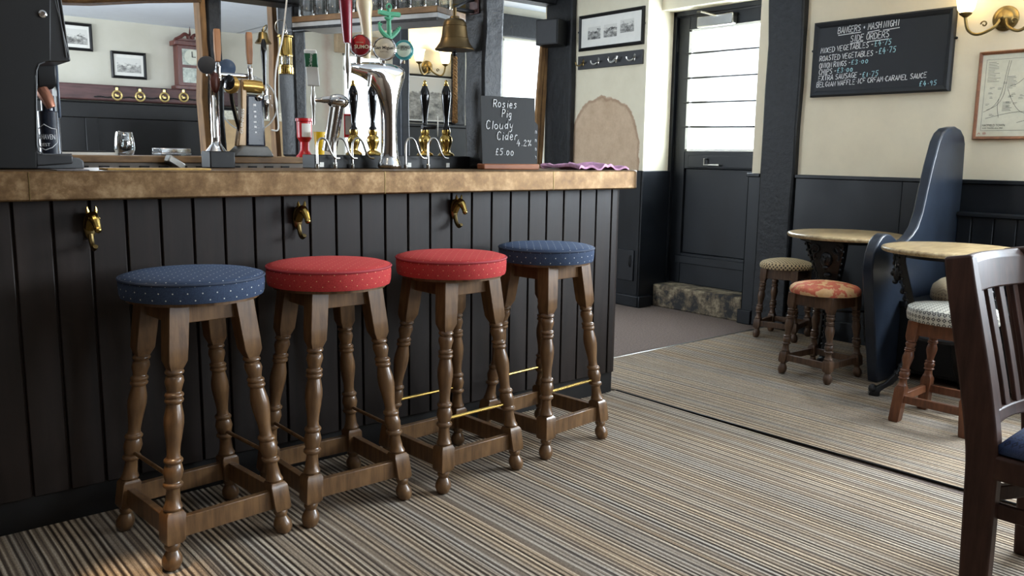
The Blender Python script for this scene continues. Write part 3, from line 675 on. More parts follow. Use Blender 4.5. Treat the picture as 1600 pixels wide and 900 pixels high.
def bar_stool(name, label, fabric, wood_, loc, rz, rods, rodm, r=0.197, zs=(0.732, 0.792)):
    t = thing(name, label, 'bar stool', loc, R(rz), 'bar stools along the counter')
    hb, ht, H = 0.1725, 0.095, zs[0] - .004
    prof = [(r * .80, zs[0]), (r * .985, zs[0] + .002), (r * 1.0, zs[0] + .012), (r * 1.008, zs[0] + .04), (r * 1.0, zs[1] - .008), (r * .985, zs[1] - .001), (r * .90, zs[1] + .004), (r * .6, zs[1] + .008), (r * .25, zs[1] + .010)]
    st = MB().lathe(prof, n=48, uvr=r).build('seat', fabric, t, smooth=60)
    MB().tube([(r * math.cos(2 * PI * k / 48), r * math.sin(2 * PI * k / 48), zs[1] - .006) for k in range(48)], 0.0042, 6, True).build('piping', navypipe if fabric is navy else redpipe, st)
    MB().lathe([(r * .92, zs[0] - .008), (r * .92, zs[0] + .004)], n=32).build('seat_board', wood_, t)
    at = lambda z: hb + (ht - hb) * z / H
    for sx, sy in ((-1, -1), (1, -1), (1, 1), (-1, 1)): leg_mesh(sx, sy, hb, ht, H, wood_, t)
    for (a, c) in (((-1, -1), (1, -1)), ((1, -1), (1, 1)), ((1, 1), (-1, 1)), ((-1, 1), (-1, -1))):
        q = at(0.115); rail(t, 'stretcher', (a[0] * q, a[1] * q, 0.112), (c[0] * q, c[1] * q, 0.112), 0.058, 0.022, wood_)
        q = at(H - .03); rail(t, 'apron', (a[0] * q, a[1] * q, H - .03), (c[0] * q, c[1] * q, H - .03), 0.055, 0.02, wood_)
    q = at(0.25)
    for s_ in (-1, 1):
        p = [(-q, s_ * q, 0.25), (q, s_ * q, 0.25)] if rods == 'x' else [(s_ * q, -q, 0.25), (s_ * q, q, 0.25)]
        MB().tube(p, 0.0062, 10).build('foot_rod', rodm, t)
    return t
S1 = bar_stool('bar_stool', 'leftmost navy blue bar stool, nearest the viewer', navy, stoolwood, (0.838, 2.458, 0.008), 5, 'y', stoolwood, 0.199)
S2 = bar_stool('bar_stool', 'red bar stool with wooden rods, right beside the leftmost navy stool', redf, stoolwood, (1.277, 2.462, 0.008), 0, 'y', stoolwood, 0.197, (0.726, 0.790))
S3 = bar_stool('bar_stool', 'red bar stool with brass foot rods, second stool from the right', redf, stoolwood, (1.742, 2.435, 0.008), 3, 'x', brass, 0.195, (0.726, 0.790))
S4 = bar_stool('bar_stool', 'navy blue bar stool with brass rods, furthest along the bar', navy, stoolwood, (2.232, 2.475, 0.008), 6, 'x', brass, 0.188, (0.734, 0.792))

# ------------------------------------------------------------------ low stools
def low_stool(label, fabric, wood_, loc, rz, r, seat, leg, hb, ht, ball=True, pad=0.03):
    t = thing('low_stool', label, 'stool', loc, R(rz), 'low stools by the small tables')
    z0, z1 = seat
    prof = [(r * .85, z0), (r * .98, z0 + .003), (r * 1.0, z0 + (z1 - z0) * .5), (r * .975, z1 - .004), (r * .90, z1 + pad * .25), (r * .7, z1 + pad * .6), (r * .4, z1 + pad * .9), (r * .15, z1 + pad)]
    MB().lathe(prof, n=40, uvr=r).build('seat', fabric, t, smooth=60)
    H = z0; slope = (ht - hb) / H
    at = lambda z: hb + slope * z
    for sx, sy in ((-1, -1), (1, -1), (1, 1), (-1, 1)):
        if ball: leg_mesh(sx, sy, hb, ht, H, wood_, t, 0.021, (0.062, 0.125), H - 0.085, True, 0.86)
        else:
            c = (sx * hb, sy * hb, 0); sh = (sx * slope, sy * slope); b = MB()
            b.rings([[(c[0] + sh[0] * z + dx * h, c[1] + sh[1] * z + dy * h, z) for dx, dy in ((-1, -1), (1, -1), (1, 1), (-1, 1))] for h, z in ((.019, 0), (.022, .01), (.022, .15), (.017, .163))])
            b.lathe([(rr * .9, z) for rr, z in turned(.16, H - .085, TURN)], c, 16, shear=sh)
            b.rings([[(c[0] + sh[0] * z + dx * h, c[1] + sh[1] * z + dy * h, z) for dx, dy in ((-1, -1), (1, -1), (1, 1), (-1, 1))] for h, z in ((.017, H - .09), (.022, H - .07), (.023, H))])
            b.build('leg', wood_, t, 0.0025, smooth=40, seg=1)
    for (a, c) in (((-1, -1), (1, -1)), ((1, -1), (1, 1)), ((1, 1), (-1, 1)), ((-1, 1), (-1, -1))):
        zz = 0.092 if ball else 0.105
        q = at(zz); rail(t, 'stretcher', (a[0] * q, a[1] * q, zz), (c[0] * q, c[1] * q, zz), 0.034, 0.02, wood_)
        q = at(H - .035); rail(t, 'apron', (a[0] * q, a[1] * q, H - .032), (c[0] * q, c[1] * q, H - .032), 0.062, 0.02, wood_)
    return t
low_stool('low stool with tan spotted seat beside the post on the dado wall', tandot, stoolwood2, (4.80, 3.02, 0.009), 12, 0.165, (0.45, 0.485), 0, 0.125, 0.10)
low_stool('low stool with orange floral seat in front of the iron table', floralm, stoolwood2, (4.093, 2.335, 0.009), -3, 0.180, (0.445, 0.48), 0, 0.138, 0.110)
low_stool('taller stool with grey lattice seat behind the dark slatted chair', greylat, redwood, (3.78, 1.55, 0.009), 2, 0.185, (0.455, 0.515), 0, 0.148, 0.110, False, 0.012)

# ------------------------------------------------------------------ iron tables
def iron_table(label, loc, ang, r, H, fr=1.0):
    t = thing('pub_table', label, 'table', loc, 0, 'round iron legged tables')
    MB().lathe([(r * .93, H - .026), (r * .985, H - .024), (r, H - .016), (r, H - .010), (r * .985, H - .004), (r * .93, H)], n=64).build('table_top', tabletop, t, smooth=50)
    ft = MB().lathe([(.245, H - .045), (.245, H - .026)], n=32); ft.build('top_plate', iron, t)
    for k in range(3):
        a = R(ang + 120 * k); M = Matrix.Rotation(a, 4, 'Z')
        sec = [(.235, H - .03, .22, .03), (.232, H - .07, .215, .034), (.215, H - .13, .19, .034), (.190, H - .21, .145, .034), (.165, H - .29, .10, .034), (.148, H - .36, .072, .034), (.14, .30, .058, .034), (.152, .22, .05, .034), (.185, .13, .046, .036), (.235, .065, .044, .036), (.275, .040, .05, .04), (.295, .025, .062, .044), (.300, .0, .066, .05)]
        sec = [(.14 + (a_ - .14) * fr if z_ < .3 else a_, z_, c_, d_) for a_, z_, c_, d_ in sec]
        b = MB(); rings = []
        for (rr, z, wd, th) in sec:
            rings.append([M @ Vector((rr - th / 2, -wd / 2, z)), M @ Vector((rr + th / 2, -wd * .42, z)), M @ Vector((rr + th / 2, wd * .42, z)), M @ Vector((rr - th / 2, wd / 2, z))])
        b.rings(rings)
        leg = b.build('leg', iron, t, 0.004, seg=1)
        mk = MB().ell(M @ Vector((.236, 0, H - .13)), (.022, .034, .044), M=M.to_3x3()).ell(M @ Vector((.256, 0, H - .135)), (.012, .008, .014), 10, 7, M.to_3x3()).ell(M @ Vector((.244, 0, H - .175)), (.014, .018, .012), 10, 7, M.to_3x3())
        mk.build('cast_mask', iron, leg)
        o = MB()   # relief: a mask with scrolls and beaded edges
        for s_ in (-1, 1):
            o.ell(M @ Vector((.254, s_ * .013, H - .115)), .006, 8, 6)
            o.tube([M @ Vector((.246 - .004 * q, s_ * (.040 + .030 * math.sin(q * .9)), H - .075 - .035 * q * .5 + .02 * math.cos(q * 1.6))) for q in [x * .35 for x in range(9)]], .007, 6)
            o.tube([M @ Vector((.25, s_ * (.06 + .022 * math.cos(q)), H - .075 + .022 * math.sin(q))) for q in [x * .6 for x in range(10)]], .006, 6)
            for i in range(18):
                f = i / 17; z = H - .05 - (H - .05 - .12) * f
                for (s0, s1) in zip(sec, sec[1:]):
                    if s1[1] <= z <= s0[1]:
                        u = (s0[1] - z) / (s0[1] - s1[1]); rr, wd = s0[0] + (s1[0] - s0[0]) * u, s0[2] + (s1[2] - s0[2]) * u
                        o.ell(M @ Vector((rr + .015, s_ * wd * .44, z)), .0075, 7, 5)
        for i in range(5): o.ell(M @ Vector((.208 - .013 * i, 0, H - .22 - .035 * i)), (.012, .022 - .003 * i, .014), 8, 6, M.to_3x3())
        o.ell(M @ Vector((sec[-1][0] + .005, 0, .03)), (.022, .033, .024), 10, 7, M.to_3x3())
        o.build('cast_relief', iron, leg)
    MB().lathe([(.11, .30), (.15, .305), (.15, .318), (.11, .322)], n=28).build('lower_shelf', iron, t)
    return t
iron_table('round wooden pub table on iron legs between post and settle', (4.485, 2.455, 0.009), 186, .317, .735, .35)
iron_table('round wooden pub table on iron legs nearest the slatted chair', (4.12, 1.71, 0.009), 122, .318, .742)

# ------------------------------------------------------------------ settle
st = thing('settle', 'blue black wooden settle with tall curved end panel against the wall', 'settle', (4.62, 2.06, 0.009))
prof = [(4.250, -.009), (4.184, -.009), (4.150, .14), (4.100, .354), (4.060, .50), (4.040, .60), (4.048, .682), (4.080, .738), (4.115, .766), (4.155, .779), (4.20, .774), (4.244, .755), (4.285, .735), (4.33, .725), (4.388, .735), (4.44, .760), (4.489, .800), (4.53, .875), (4.56, .985), (4.60, 1.115), (4.652, 1.245), (4.69, 1.292), (4.74, 1.318), (4.829, 1.330), (4.90, 1.315), (4.95, 1.280), (4.972, 1.240), (4.985, 1.036), (4.985, .15), (4.985, -.009)]
prof = [(x, max(z, 0.0005)) for x, z in prof]
MB().prism([(x - 4.62, z) for x, z in prof], 0.0, 0.055).build('end_panel', settlem, st, 0.008, smooth=50)
MB().prism([(x - 4.62, z) for x, z in prof], -1.75, -1.695).build('end_panel', settlem, st, 0.008, smooth=50)
MB().box(-0.27, 0.36, -1.695, 0.0, .385, .42).build('seat_board', dado, st, 0.006)
b = MB().box(-0.25, -0.22, -1.695, 0.0, .06, .385).box(-.24, .3, -1.695, 0, .04, .07)
b.build('front_board', dado, st, 0.004)
b = MB(); y = -1.69
while y < -0.02: b.box(.335, .355, y + .003, min(y + .115, -.001) - .003, .42, .84); y += .115
b.box(.345, .362, -1.69, 0, .40, .84); b.build('back_boards', dado, st, 0.003, seg=1)
MB().box(.315, .365, -1.69, 0, .838, .866).build('top_rail', dado, st, 0.008)
def squab(loc, rx, ry, label):
    b = MB(); n = 28; prof = [(.90, 0.0), (1.0, .018), (1.0, .05), (.95, .082), (.75, .108), (.4, .122), (.1, .126)]
    b.lathe([(q, z) for q, z in prof], n=n, uvr=.2)
    for v in b.bm.verts: v.co.x *= rx; v.co.y *= ry
    o = b.build('seat_cushion', tanlat, None, smooth=70); o.location = loc; tag(o, label, 'cushion', 'settle cushions'); return o
squab((4.67, 1.87, .4293), .26, .135, 'plump tan patterned cushion on the settle seen under the table top')
squab((4.67, 1.38, .4293), .26, .22, 'tan patterned settle cushion seen through the slats of the chair')

# ------------------------------------------------------------------ slatted chair, cut by the right edge
ch = thing('dining_chair', 'dark brown slat back chair with navy seat at right edge', 'chair', (2.27, 0.83, 0.0095))
W = 0.42
back = spline([(0, -.010, 0), (0, -.008, .10), (0, -.004, .26), (0, .002, .40), (0, .030, .56), (0, .062, .70), (0, .090, .82), (0, .106, .900)], 4)
n = len(back)
for x in (0.022, W - 0.022):
    ws = [.068 + .012 * math.sin(PI * i / (n - 1)) for i in range(n)]
    MB().sweep([p + Vector((x, 0, 0)) for p in back], .042, ws, (1, 0, 0)).build('rear_leg', chairwood, ch, 0.007)
def yb(z):
    for a, c in zip(back, back[1:]):
        if a.z <= z <= c.z: return a.y + (c.y - a.y) * (z - a.z) / (c.z - a.z)
    return back[-1].y
pts = []
for k in range(13):
    u = k / 12; pts.append((.042 + (W - .084) * u, u))
b = MB(); rings = []
for x, u in pts:
    bow = .030 * math.sin(PI * u); q = lambda z: yb(z) + bow * .8
    rings.append([(x, q(.80) - .022, .80), (x, q(.80) + .008, .80), (x, q(.89) + .010, .894), (x, q(.89) - .010, .900), (x, q(.87) - .022, .885)])
b.rings(rings).build('top_rail', chairwood, ch, 0.005)
b = MB(); rings = []
for x, u in pts:
    bow = .030 * math.sin(PI * u) * .5; dz = .018 * math.sin(PI * u)
    rings.append([(x, yb(.46) + bow - .014, .435 + dz), (x, yb(.46) + bow + .014, .435 + dz), (x, yb(.49) + bow + .014, .487), (x, yb(.49) + bow - .014, .487)])
b.rings(rings).build('lower_rail', chairwood, ch, 0.004)
for k in range(5):
    u = (k + .5) / 5; x = .042 + (W - .084) * u; bow = .030 * math.sin(PI * u)
    MB().sweep([(x, yb(z) + bow * (.5 + .3 * (z - .48) / .33) - .004, z) for z in (.48, .55, .64, .73, .81)], .034, .014, (1, 0, 0)).build('back_slat', chairwood, ch, 0.003)
MB().box(.0, W, -.43, -.03, .335, .400).build('seat_frame', chairwood, ch, 0.008)
b = MB(); b.rings([[(W / 2 + sx * W / 2 * f, -.235 + sy * .215 * f, z) for sx, sy in ((-1, -1), (-.3, -1.04), (.3, -1.04), (1, -1), (1.0, -.3), (1, .3), (.95, .93), (.3, .97), (-.3, .97), (-.95, .93), (-1, .3), (-1, -.3))] for f, z in ((.93, .400), (1.0, .406), (1.0, .428), (.93, .446), (.7, .460), (.35, .467), (.1, .468))])
so = b.build('seat_pad', navylat, ch, smooth=80)
uvl = so.data.uv_layers.active.data
for lp in so.data.loops: co = so.data.vertices[lp.vertex_index].co; uvl[lp.index].uv = (co.x, co.y + co.z * .6)
for x in (.026, W - .026):
    MB().rings([[(x + dx * h, -.405 + dy * h, z) for dx, dy in ((-1, -1), (1, -1), (1, 1), (-1, 1))] for h, z in ((.017, 0), (.024, .34))]).build('front_leg', chairwood, ch, 0.004)
MB().sweep(spline([(.03, -.02, .25), (.07, -.12, .235), (.10, -.20, .23), (.07, -.30, .235), (.03, -.40, .25)], 4), .04, .02, (0, 0, 1)).build('side_stretcher', chairwood, ch, 0.003)
MB().sweep(spline([(W - .03, -.02, .30), (W - .07, -.12, .285), (W - .10, -.20, .28), (W - .07, -.30, .285), (W - .03, -.40, .30)], 4), .04, .02, (0, 0, 1)).build('side_stretcher', chairwood, ch, 0.003)
MB().sweep(spline([(.03, -.01, .285), (.12, -.05, .285), (W / 2, -.075, .285), (W - .12, -.05, .285), (W - .03, -.01, .285)], 4), .04, .02, (0, 0, 1)).build('rear_stretcher', chairwood, ch, 0.003)

# ------------------------------------------------------------------ things on the right wall (local x = rightwards, -y = towards the room)
RZ = R(-90)
# menu chalkboard
cbx = XR - 0.002
Wd, Hd = .868, .462
mb_ = thing('menu_chalkboard', 'large black framed menu chalkboard on the cream wall', 'chalkboard', (XR, 2.633, 1.545), RZ)
lean = Matrix.Rotation(R(-0.8), 4, 'Y')
MB().box(-Wd / 2 + .02, Wd / 2 - .02, -.022, 0, .02, Hd - .02).build('board', chalkb, mb_)
def frame_bar(x0, z0, x1, z1, w_, y0, y1): pass
def mitred(parent, w_, h_, fw, y_in, y_out, m, name='frame', z0=0.0, bev=0.004):
    b = MB()
    o = [(-w_ / 2, z0), (w_ / 2, z0), (w_ / 2, z0 + h_), (-w_ / 2, z0 + h_)]
    i = [(-w_ / 2 + fw, z0 + fw), (w_ / 2 - fw, z0 + fw), (w_ / 2 - fw, z0 + h_ - fw), (-w_ / 2 + fw, z0 + h_ - fw)]
    for k in range(4):
        k2 = (k + 1) % 4
        mid = lambda a, c, f: (a[0] + (c[0] - a[0]) * f, a[1] + (c[1] - a[1]) * f)
        sect = []
        for (oo, ii) in ((o[k], i[k]), (o[k2], i[k2])):
            m1, m2 = mid(oo, ii, .3), mid(oo, ii, .75)
            sect.append([(oo[0], 0, oo[1]), (oo[0], y_in, oo[1]), (m1[0], y_out, m1[1]), (m2[0], y_out * .8, m2[1]), (ii[0], y_in * .8, ii[1]), (ii[0], 0, ii[1])])
        b.rings(sect)
    return b.build(name, m, parent, smooth=25)
mitred(mb_, Wd, Hd, .036, -.028, -.040, chalkb)
L = [("BANGERS + MASH NIGHT", .185, .635, .168, .062, 0), ("SIDE ORDERS", .285, .565, .290, .062, 0), ("MIXED VEGETABLES -", .06, .455, .400, .052, 0), ("£4·75", .465, .585, .375, .056, 1),
     ("ROASTED VEGETABLES -", .055, .490, .510, .052, 0), ("£4·75", .50, .622, .475, .056, 1), ("ONION RINGS -", .056, .295, .605, .052, 0), ("£3·00", .302, .43, .585, .046, 1), ("CHIPS -", .056, .19, .69, .052, 0), ("£3·00", .198, .32, .68, .046, 1),
     ("EXTRA SAUSAGE -", .055, .385, .772, .052, 0), ("£1·75", .392, .51, .760, .052, 1), ("BELGIAN WAFFLE·ICE CREAM·CARAMEL SAUCE", .045, .845, .858, .048, 0), ("£4·95", .80, .915, .918, .046, 1)]
ww, cc = MB(), MB()
for (tx, a, c, v, h, col) in L:
    script(cc if col else ww, tx, -Wd / 2 + a * Wd, -Wd / 2 + c * Wd, Hd * (1 - v) - .004, h * Hd * 1.32, -.0222, .0021, .06, rise=0.03, wob=.09)
for (a, c, v) in ((.19, .36, .183), (.41, .495, .183), (.52, .635, .178), (.285, .38, .305), (.41, .565, .305)):
    ww.tube([(-Wd / 2 + a * Wd, -.0222, Hd * (1 - v) - .006), (-Wd / 2 + c * Wd, -.0222, Hd * (1 - v))], .0024, 5)
ww.build('chalk_writing', chalkw, mb_, label='white handwritten menu'); cc.build('price_writing', chalkc, mb_, label='pale blue prices')
for s_ in (-1, 1): MB().ell((s_ * (Wd / 2 + .008), -.012, Hd * .63), (.010, .006, .008), 10, 7).build('mounting_lug', black, mb_)
# framed town map
Wm, Hm = .40, .475
mp_ = thing('framed_map', 'framed old town map in brown frame beside the chalkboard', 'picture', (XR, 2.056 - Wm / 2, 1.272), RZ)
mitred(mp_, Wm, Hm, .018, -.016, -.022, framewood)
MB().box(-Wm / 2 + .01, Wm / 2 - .01, -.010, -.001, .01, Hm - .01).build('map_sheet', plain('old map paper', (206, 200, 176), 0.35, var=0.05, scale=30), mp_)
b = MB(); y = -.0102; rnd = random.Random(3); X0, Z0 = -Wm / 2, 0
for (x0, z0, x1, z1) in ((.04, .05, .36, .05), (.04, .05, .04, .43), (.04, .43, .36, .43), (.36, .05, .36, .43)): b.tube([(X0 + x0, y, z0), (X0 + x1, y, z1)], .0006, 4)
for k in range(13): b.tube([(X0 + .052, y, .415 - k * .0085), (X0 + .052 + .03 + rnd.random() * .035, y, .415 - k * .0085)], .0008, 4)
for k in range(9): b.tube([(X0 + .155, y, .335 - k * .0075), (X0 + .155 + .025 + rnd.random() * .025, y, .335 - k * .0075)], .0008, 4)
for k in range(7): b.tube([(X0 + .14, y, .20 - k * .0075), (X0 + .14 + .03 + rnd.random() * .02, y, .20 - k * .0075)], .0008, 4)
for k in range(26):
    x0, z0 = .05 + rnd.random() * .28, .11 + rnd.random() * .2
    for q in range(2): b.tube([(X0 + x0, y, z0 - q * .006), (X0 + x0 + .012 + rnd.random() * .012, y, z0 - q * .006)], .0007, 4)
for pts in (((.155, .42), (.145, .36), (.135, .28), (.12, .22), (.09, .175), (.045, .15)), ((.165, .42), (.155, .36), (.148, .29), (.14, .235), (.11, .185), (.06, .16)), ((.16, .27), (.18, .22), (.21, .17), (.25, .14), (.35, .12)), ((.17, .285), (.21, .30), (.26, .34), (.35, .36)), ((.06, .115), (.12, .13), (.2, .145), (.3, .15)), ((.12, .22), (.115, .18), (.125, .12)), ((.22, .09), (.28, .105), (.35, .11))):
    b.tube([(X0 + p[0], y, p[1]) for p in spline([(a, c, 0) for a, c in pts], 4)], .0008, 4)
b.build('map_lines', inkm, mp_)
lettering('map_title', 'HATFIELD TOWN', inkm, mp_, (X0 + .105, y, .078), .115, height=.012)
lettering('map_subtitle', 'AND TRADES circa 1850', inkm, mp_, (X0 + .100, y, .063), .105, height=.007)
b = MB(); script(b, 'A B', X0 + .025, X0 + .07, .03, .01, y, .0009); b.build('red_mark', redink, mp_, label='red pencil mark')
# wall sconce, right wall
def sconce(label, loc, rz, spread, k, lit, power):
    t = thing('wall_sconce', label, 'wall lamp', loc, rz)
    A = AX((0, -1, 0))
    MB().lathe([(.066 * k, 0), (.066 * k, .008 * k), (.058 * k, .016 * k), (.044 * k, .020 * k), (.036 * k, .030 * k), (.02 * k, .038 * k), (.006 * k, .05 * k)], n=32, axis=A).build('back_plate', oldbrass, t)
    for s_ in (-1, 1):
        arm = MB().tube(spline([(s_ * .012 * k, -.03 * k, 0), (s_ * .035 * k, -.06 * k, -.05 * k), (s_ * .10 * k, -.09 * k, -.082 * k), (s_ * spread * .88, -.10 * k, -.055 * k), (s_ * spread, -.10 * k, .015 * k)], 6), .0085 * k, 8)
        arm.tube([(s_ * (.075 * k + .018 * k * math.cos(q) * (1 - q / 9)), -.085 * k, -.03 * k + .018 * k * math.sin(q) * (1 - q / 9)) for q in [x * .5 for x in range(14)]], .004 * k, 6)
        ao = arm.build('arm', oldbrass, t)
        MB().lathe([(.008 * k, .012 * k), (.030 * k, .028 * k), (.034 * k, .036 * k), (.030 * k, .038 * k)], (s_ * spread, -.10 * k, 0), 20).build('cup', oldbrass, ao)
        MB().lathe([(.026 * k, .036 * k), (.042 * k, .055 * k), (.050 * k, .10 * k), (.054 * k, .135 * k), (.066 * k, .155 * k), (.063 * k, .156 * k), (.048 * k, .12 * k), (.04 * k, .06 * k)], (s_ * spread, -.10 * k, 0), 24, cap=False).build('glass_shade', lit, ao)
    return t
sconce('brass twin arm wall lamp beside the chalkboard, above the map', (XR, 1.945, 1.915), RZ, .17, 1.0, shadem, 0)
for y in (1.945 + .17, 1.945 - .17): point('lamp_bulb', (XR - .10, y, 2.01), 7.0, (1.0, .82, .55), .03)
sconce('brass twin arm wall lamp glowing above the large landscape picture', (4.98, 7.4, 2.03), 0, .16, 1.0, shadem, 0)
point('lamp_bulb', (4.98 + .16, 7.28, 2.14), 9, (1.0, .74, .40), .03); point('lamp_bulb', (4.98 - .16, 7.28, 2.14), 6, (1.0, .74, .40), .03)

# ------------------------------------------------------------------ wall with hooks
Wf, Hf = .69, .275
f = thing('framed_photographs', 'black framed triptych of small photographs above the hook rail', 'picture', (XP, 4.735, 1.985), RZ)
mitred(f, Wf, Hf, .026, -.016, -.022, black)
MB().box(-Wf / 2 + .012, Wf / 2 - .012, -.010, -.001, .012, Hf - .012).build('mount', paper, f)
for i, (x, z) in enumerate(((-.175, .13), (.0, .132), (.175, .15))):
    o = MB().box(-.07, .07, -.0005, .0005, -.048, .048).build('photograph', photo('small photo %d' % i, 1.3 * i + .4, sc=(9, 1, 16), horizon=.012), f); o.location = (x, -.0105, z)
for s_ in (-1, 1): MB().ell((s_ * (Wf / 2 + .005), -.01, .15), .008, 10, 7).build('screw_button', black, f)
Wh = .69
hk = thing('coat_rail', 'dark wooden coat rail with metal hooks under the framed photographs', 'coat hooks', (XP, 4.735, 1.842), RZ)
MB().box(-Wh / 2, Wh / 2, -.018, 0, 0, .105).build('rail_board', plain('charcoal board', (52, 52, 54), 0.55, var=.1), hk, 0.003)
for i, x in enumerate((-.28, -.11, .08, .27)):
    m = oldbrass if i == 0 else steel
    b = MB().ell((x, -.020, .052), (.010, .004, .030), 10, 7)
    if i == 2:
        for s_ in (-1, 1): b.tube(spline([(x, -.02, .065), (x + s_ * .02, -.045, .035), (x + s_ * .04, -.055, .045), (x + s_ * .045, -.055, .07)], 4), .006, 8)
    b.tube(spline([(x, -.02, .05), (x - .015, -.05, .028), (x - .03, -.065, .032), (x - .035, -.07, .055)], 4), .0055, 8)
    b.tube(spline([(x, -.02, .055), (x + .02, -.045, .045), (x + .035, -.055, .06)], 4), .005, 8)
    b.build('hook', m, hk, label='brass hook' if i == 0 else None)
# small metal plate low on the dado
o = thing('wall_plate', 'small black metal hatch on the dado below the hook rail', 'hatch', (XP - .026, 4.47, .20), RZ)
MB().box(-.08, .08, -.012, 0, 0, .24).build('plate', plain('black hatch paint', (26, 28, 32), .4), o, 0.004)
MB().tube([(.05, -.014, .20), (.05, -.026, .18), (.05, -.026, .13), (.05, -.014, .11)], .005, 6).build('latch', iron, o)
# ------------------------------------------------------------------ on and behind the bar
ZB = 1.0902
FACE = R(-40)     # turned square to the room's corner where the viewer stands
def flatpoly(pix, y): return [P(u, v, y) for u, v in pix]
# till seen from its side
YT = 2.86
til = thing('till', 'black till standing on the left end of the bar', 'till', (0.3, YT, ZB))
def loc2(pix, y, o=til): return [(p.x - o.location.x, p.z - o.location.z) for p in flatpoly(pix, y)]
def zfix(pl): return [(x, max(0.0, z)) for x, z in pl]
MB().prism(zfix(loc2([(-70, 264), (58, 264), (56, 118), (59, 105), (68, 98), (80, 96), (80, -60), (-70, -60)], YT)), 0, .20).build('housing', black, til, 0.004)
MB().prism(loc2([(53, -60), (76, -60), (88, 0), (111, 93), (110, 96), (72, 97), (60, 102), (56, 112)], YT), .004, .195).build('screen_head', plain('soft black plastic', (27, 27, 28), .38), til, 0.004)
MB().prism(loc2([(84, -60), (90, -60), (114, 94), (109, 94)], YT), .03, .18).build('screen', gloss, til, 0.002)
for dx in (0, 6): MB().tube([Vector((a[0], -.001, a[1])) for a in loc2([(88 + dx - 2, -20), (88 + dx + 16 - (2 if dx else 0), 90)], YT)], .0018, 5).build('screen_edge', grey, til)
MB().prism(zfix(loc2([(56, 233), (62, 239), (80, 242), (114, 242), (116, 245), (116, 256), (58, 260)], YT)), .01, .19).build('stand', plain('charcoal plastic', (44, 45, 47), .4), til, 0.005)
MB().prism(zfix(loc2([(60, 252), (118, 246), (128, 247), (135, 252), (136, 264), (60, 264)], YT)), .03, .18).build('base_plate', grey, til, 0.004)
MB().tube([(a[0], -.001, a[1]) for a in loc2([(70, 97), (61, 100), (57, 110), (56.5, 160), (57.5, 225), (60, 236), (68, 241), (112, 241)], YT)], .0022, 6).build('edge_trim', grey, til)
a = P(66, 22, YT) - til.location
MB().lathe([(.011, 0), (.011, .006), (.007, .008), (.006, .004)], a, 18, AX((0, -1, 0))).build('lock', chrome, til)
# round dark font behind the till
p0 = P(77, 200, 3.14); k = mpp(p0)
fo = thing('beer_font', 'dark round beer font with white badge, half hidden by the till', 'beer tap', (p0.x, 3.14, ZB), 0)
zt = P(77, 174, 3.14).z - ZB
r = 15.5 * k
MB().lathe([(r * 1.05, 0), (r * 1.05, .01), (r, .015), (r, zt - .004), (r * .96, zt), (.02, zt + .002), (.02, zt + .05)], n=32).build('column', navyg, fo)
zh0, zh1 = P(77, 140, 3.14).z - ZB, P(77, 100, 3.14).z - ZB
MB().rings([[(-r * 1.0, -.04, zh1), (r * .75, -.04, zh1), (r * .75, .04, zh1), (-r, .04, zh1)], [(-r * 1.0, -.04, zh0 + .01), (r * .75, -.04, zh0 + .02), (r * .75, .04, zh0 + .02), (-r, .04, zh0 + .01)], [(-r, -.03, zh0), (r * .4, -.03, zh0), (r * .4, .03, zh0), (-r, .03, zh0)]]).build('tap_head', black, fo, 0.005)
MB().box(r * .78, r * 1.06, -.02, .05, zh0 - .09, zh1).build('side_panel', plain('blue grey panel', (70, 80, 94), .3), fo, 0.003)
MB().tube([(-.02, -.03, zh0 - .005), (-.01, -.045, zh0 - .03), (.0, -.05, zh0 - .06)], [.02, .02, .014], 10).build('tap_spout', plain('copper pink', (172, 116, 92), .3, .6), fo)
q = Vector((math.cos(FACE), math.sin(FACE), 0)); nn = Vector((-.62, -.78, 0)); ang = R(-38)
for body, dz, wdt, hh in (('BELHAVEN', .100, .062, .016), ('BEST', .075, .03, .010)):
    lettering('badge_lettering', body, chalkw, fo, Vector((nn.x * (r + .0004), nn.y * (r + .0004), dz)), wdt, (R(90), 0, ang), .0008, height=hh, bend=r)
b = MB(); sh = [(-.036, .125), (-.02, .128), (0, .140), (.02, .128), (.036, .125), (.036, .082), (.02, .066), (0, .058), (-.02, .066), (-.036, .082)]
b.tube([(math.sin(x / r + ang) * (r + .001), -math.cos(x / r + ang) * (r + .001), z) for x, z in sh], .0014, 5, True)
b.build('badge_outline', chalkw, fo)

# rear counter of the servery
rc = thing('rear_counter', 'dark wooden rear counter of the servery behind the bar', 'counter', (0.9, 3.90, 0))
MB().box(-1.9, 1.25, 0, .46, 1.098, 1.128).build('counter_top', shelfwood, rc, 0.004)
MB().box(-1.88, 1.22, .03, .42, 0, 1.03).build('body', skirtm, rc, 0.004)
b = MB().box(-1.9, 1.22, .012, .03, 1.03, 1.098); b.build('slotted_rail', plain('grey brown rail', (128, 118, 106), .5), rc)
for i in range(16):
    x = -.35 + i * .082; MB().box(x, x + .042, .004, .016, 1.045, 1.085).build('slot_block', black, rc, 0.002)
ZR = 1.1283
# bar mats and papers on the front bar
def flat(name, label, cat, u0, u1, y0, y1, m, h=.006):
    a, c = P(u0, 264, y0), P(u1, 264, y0); b = MB().box(a.x, c.x, y0, y1, ZB - .0002, ZB + h)
    o = b.build(name, m, None, .002); tag(o, label, cat); return o
flat('bar_runner', 'beige bar runner lying on the bar right of the till', 'bar mat', 168, 330, 2.74, 2.84, beigecl)
flat('receipt_slip', 'grey paper slips lying on the bar under the till edge', 'paper', 88, 140, 2.71, 2.80, greycl, .003)
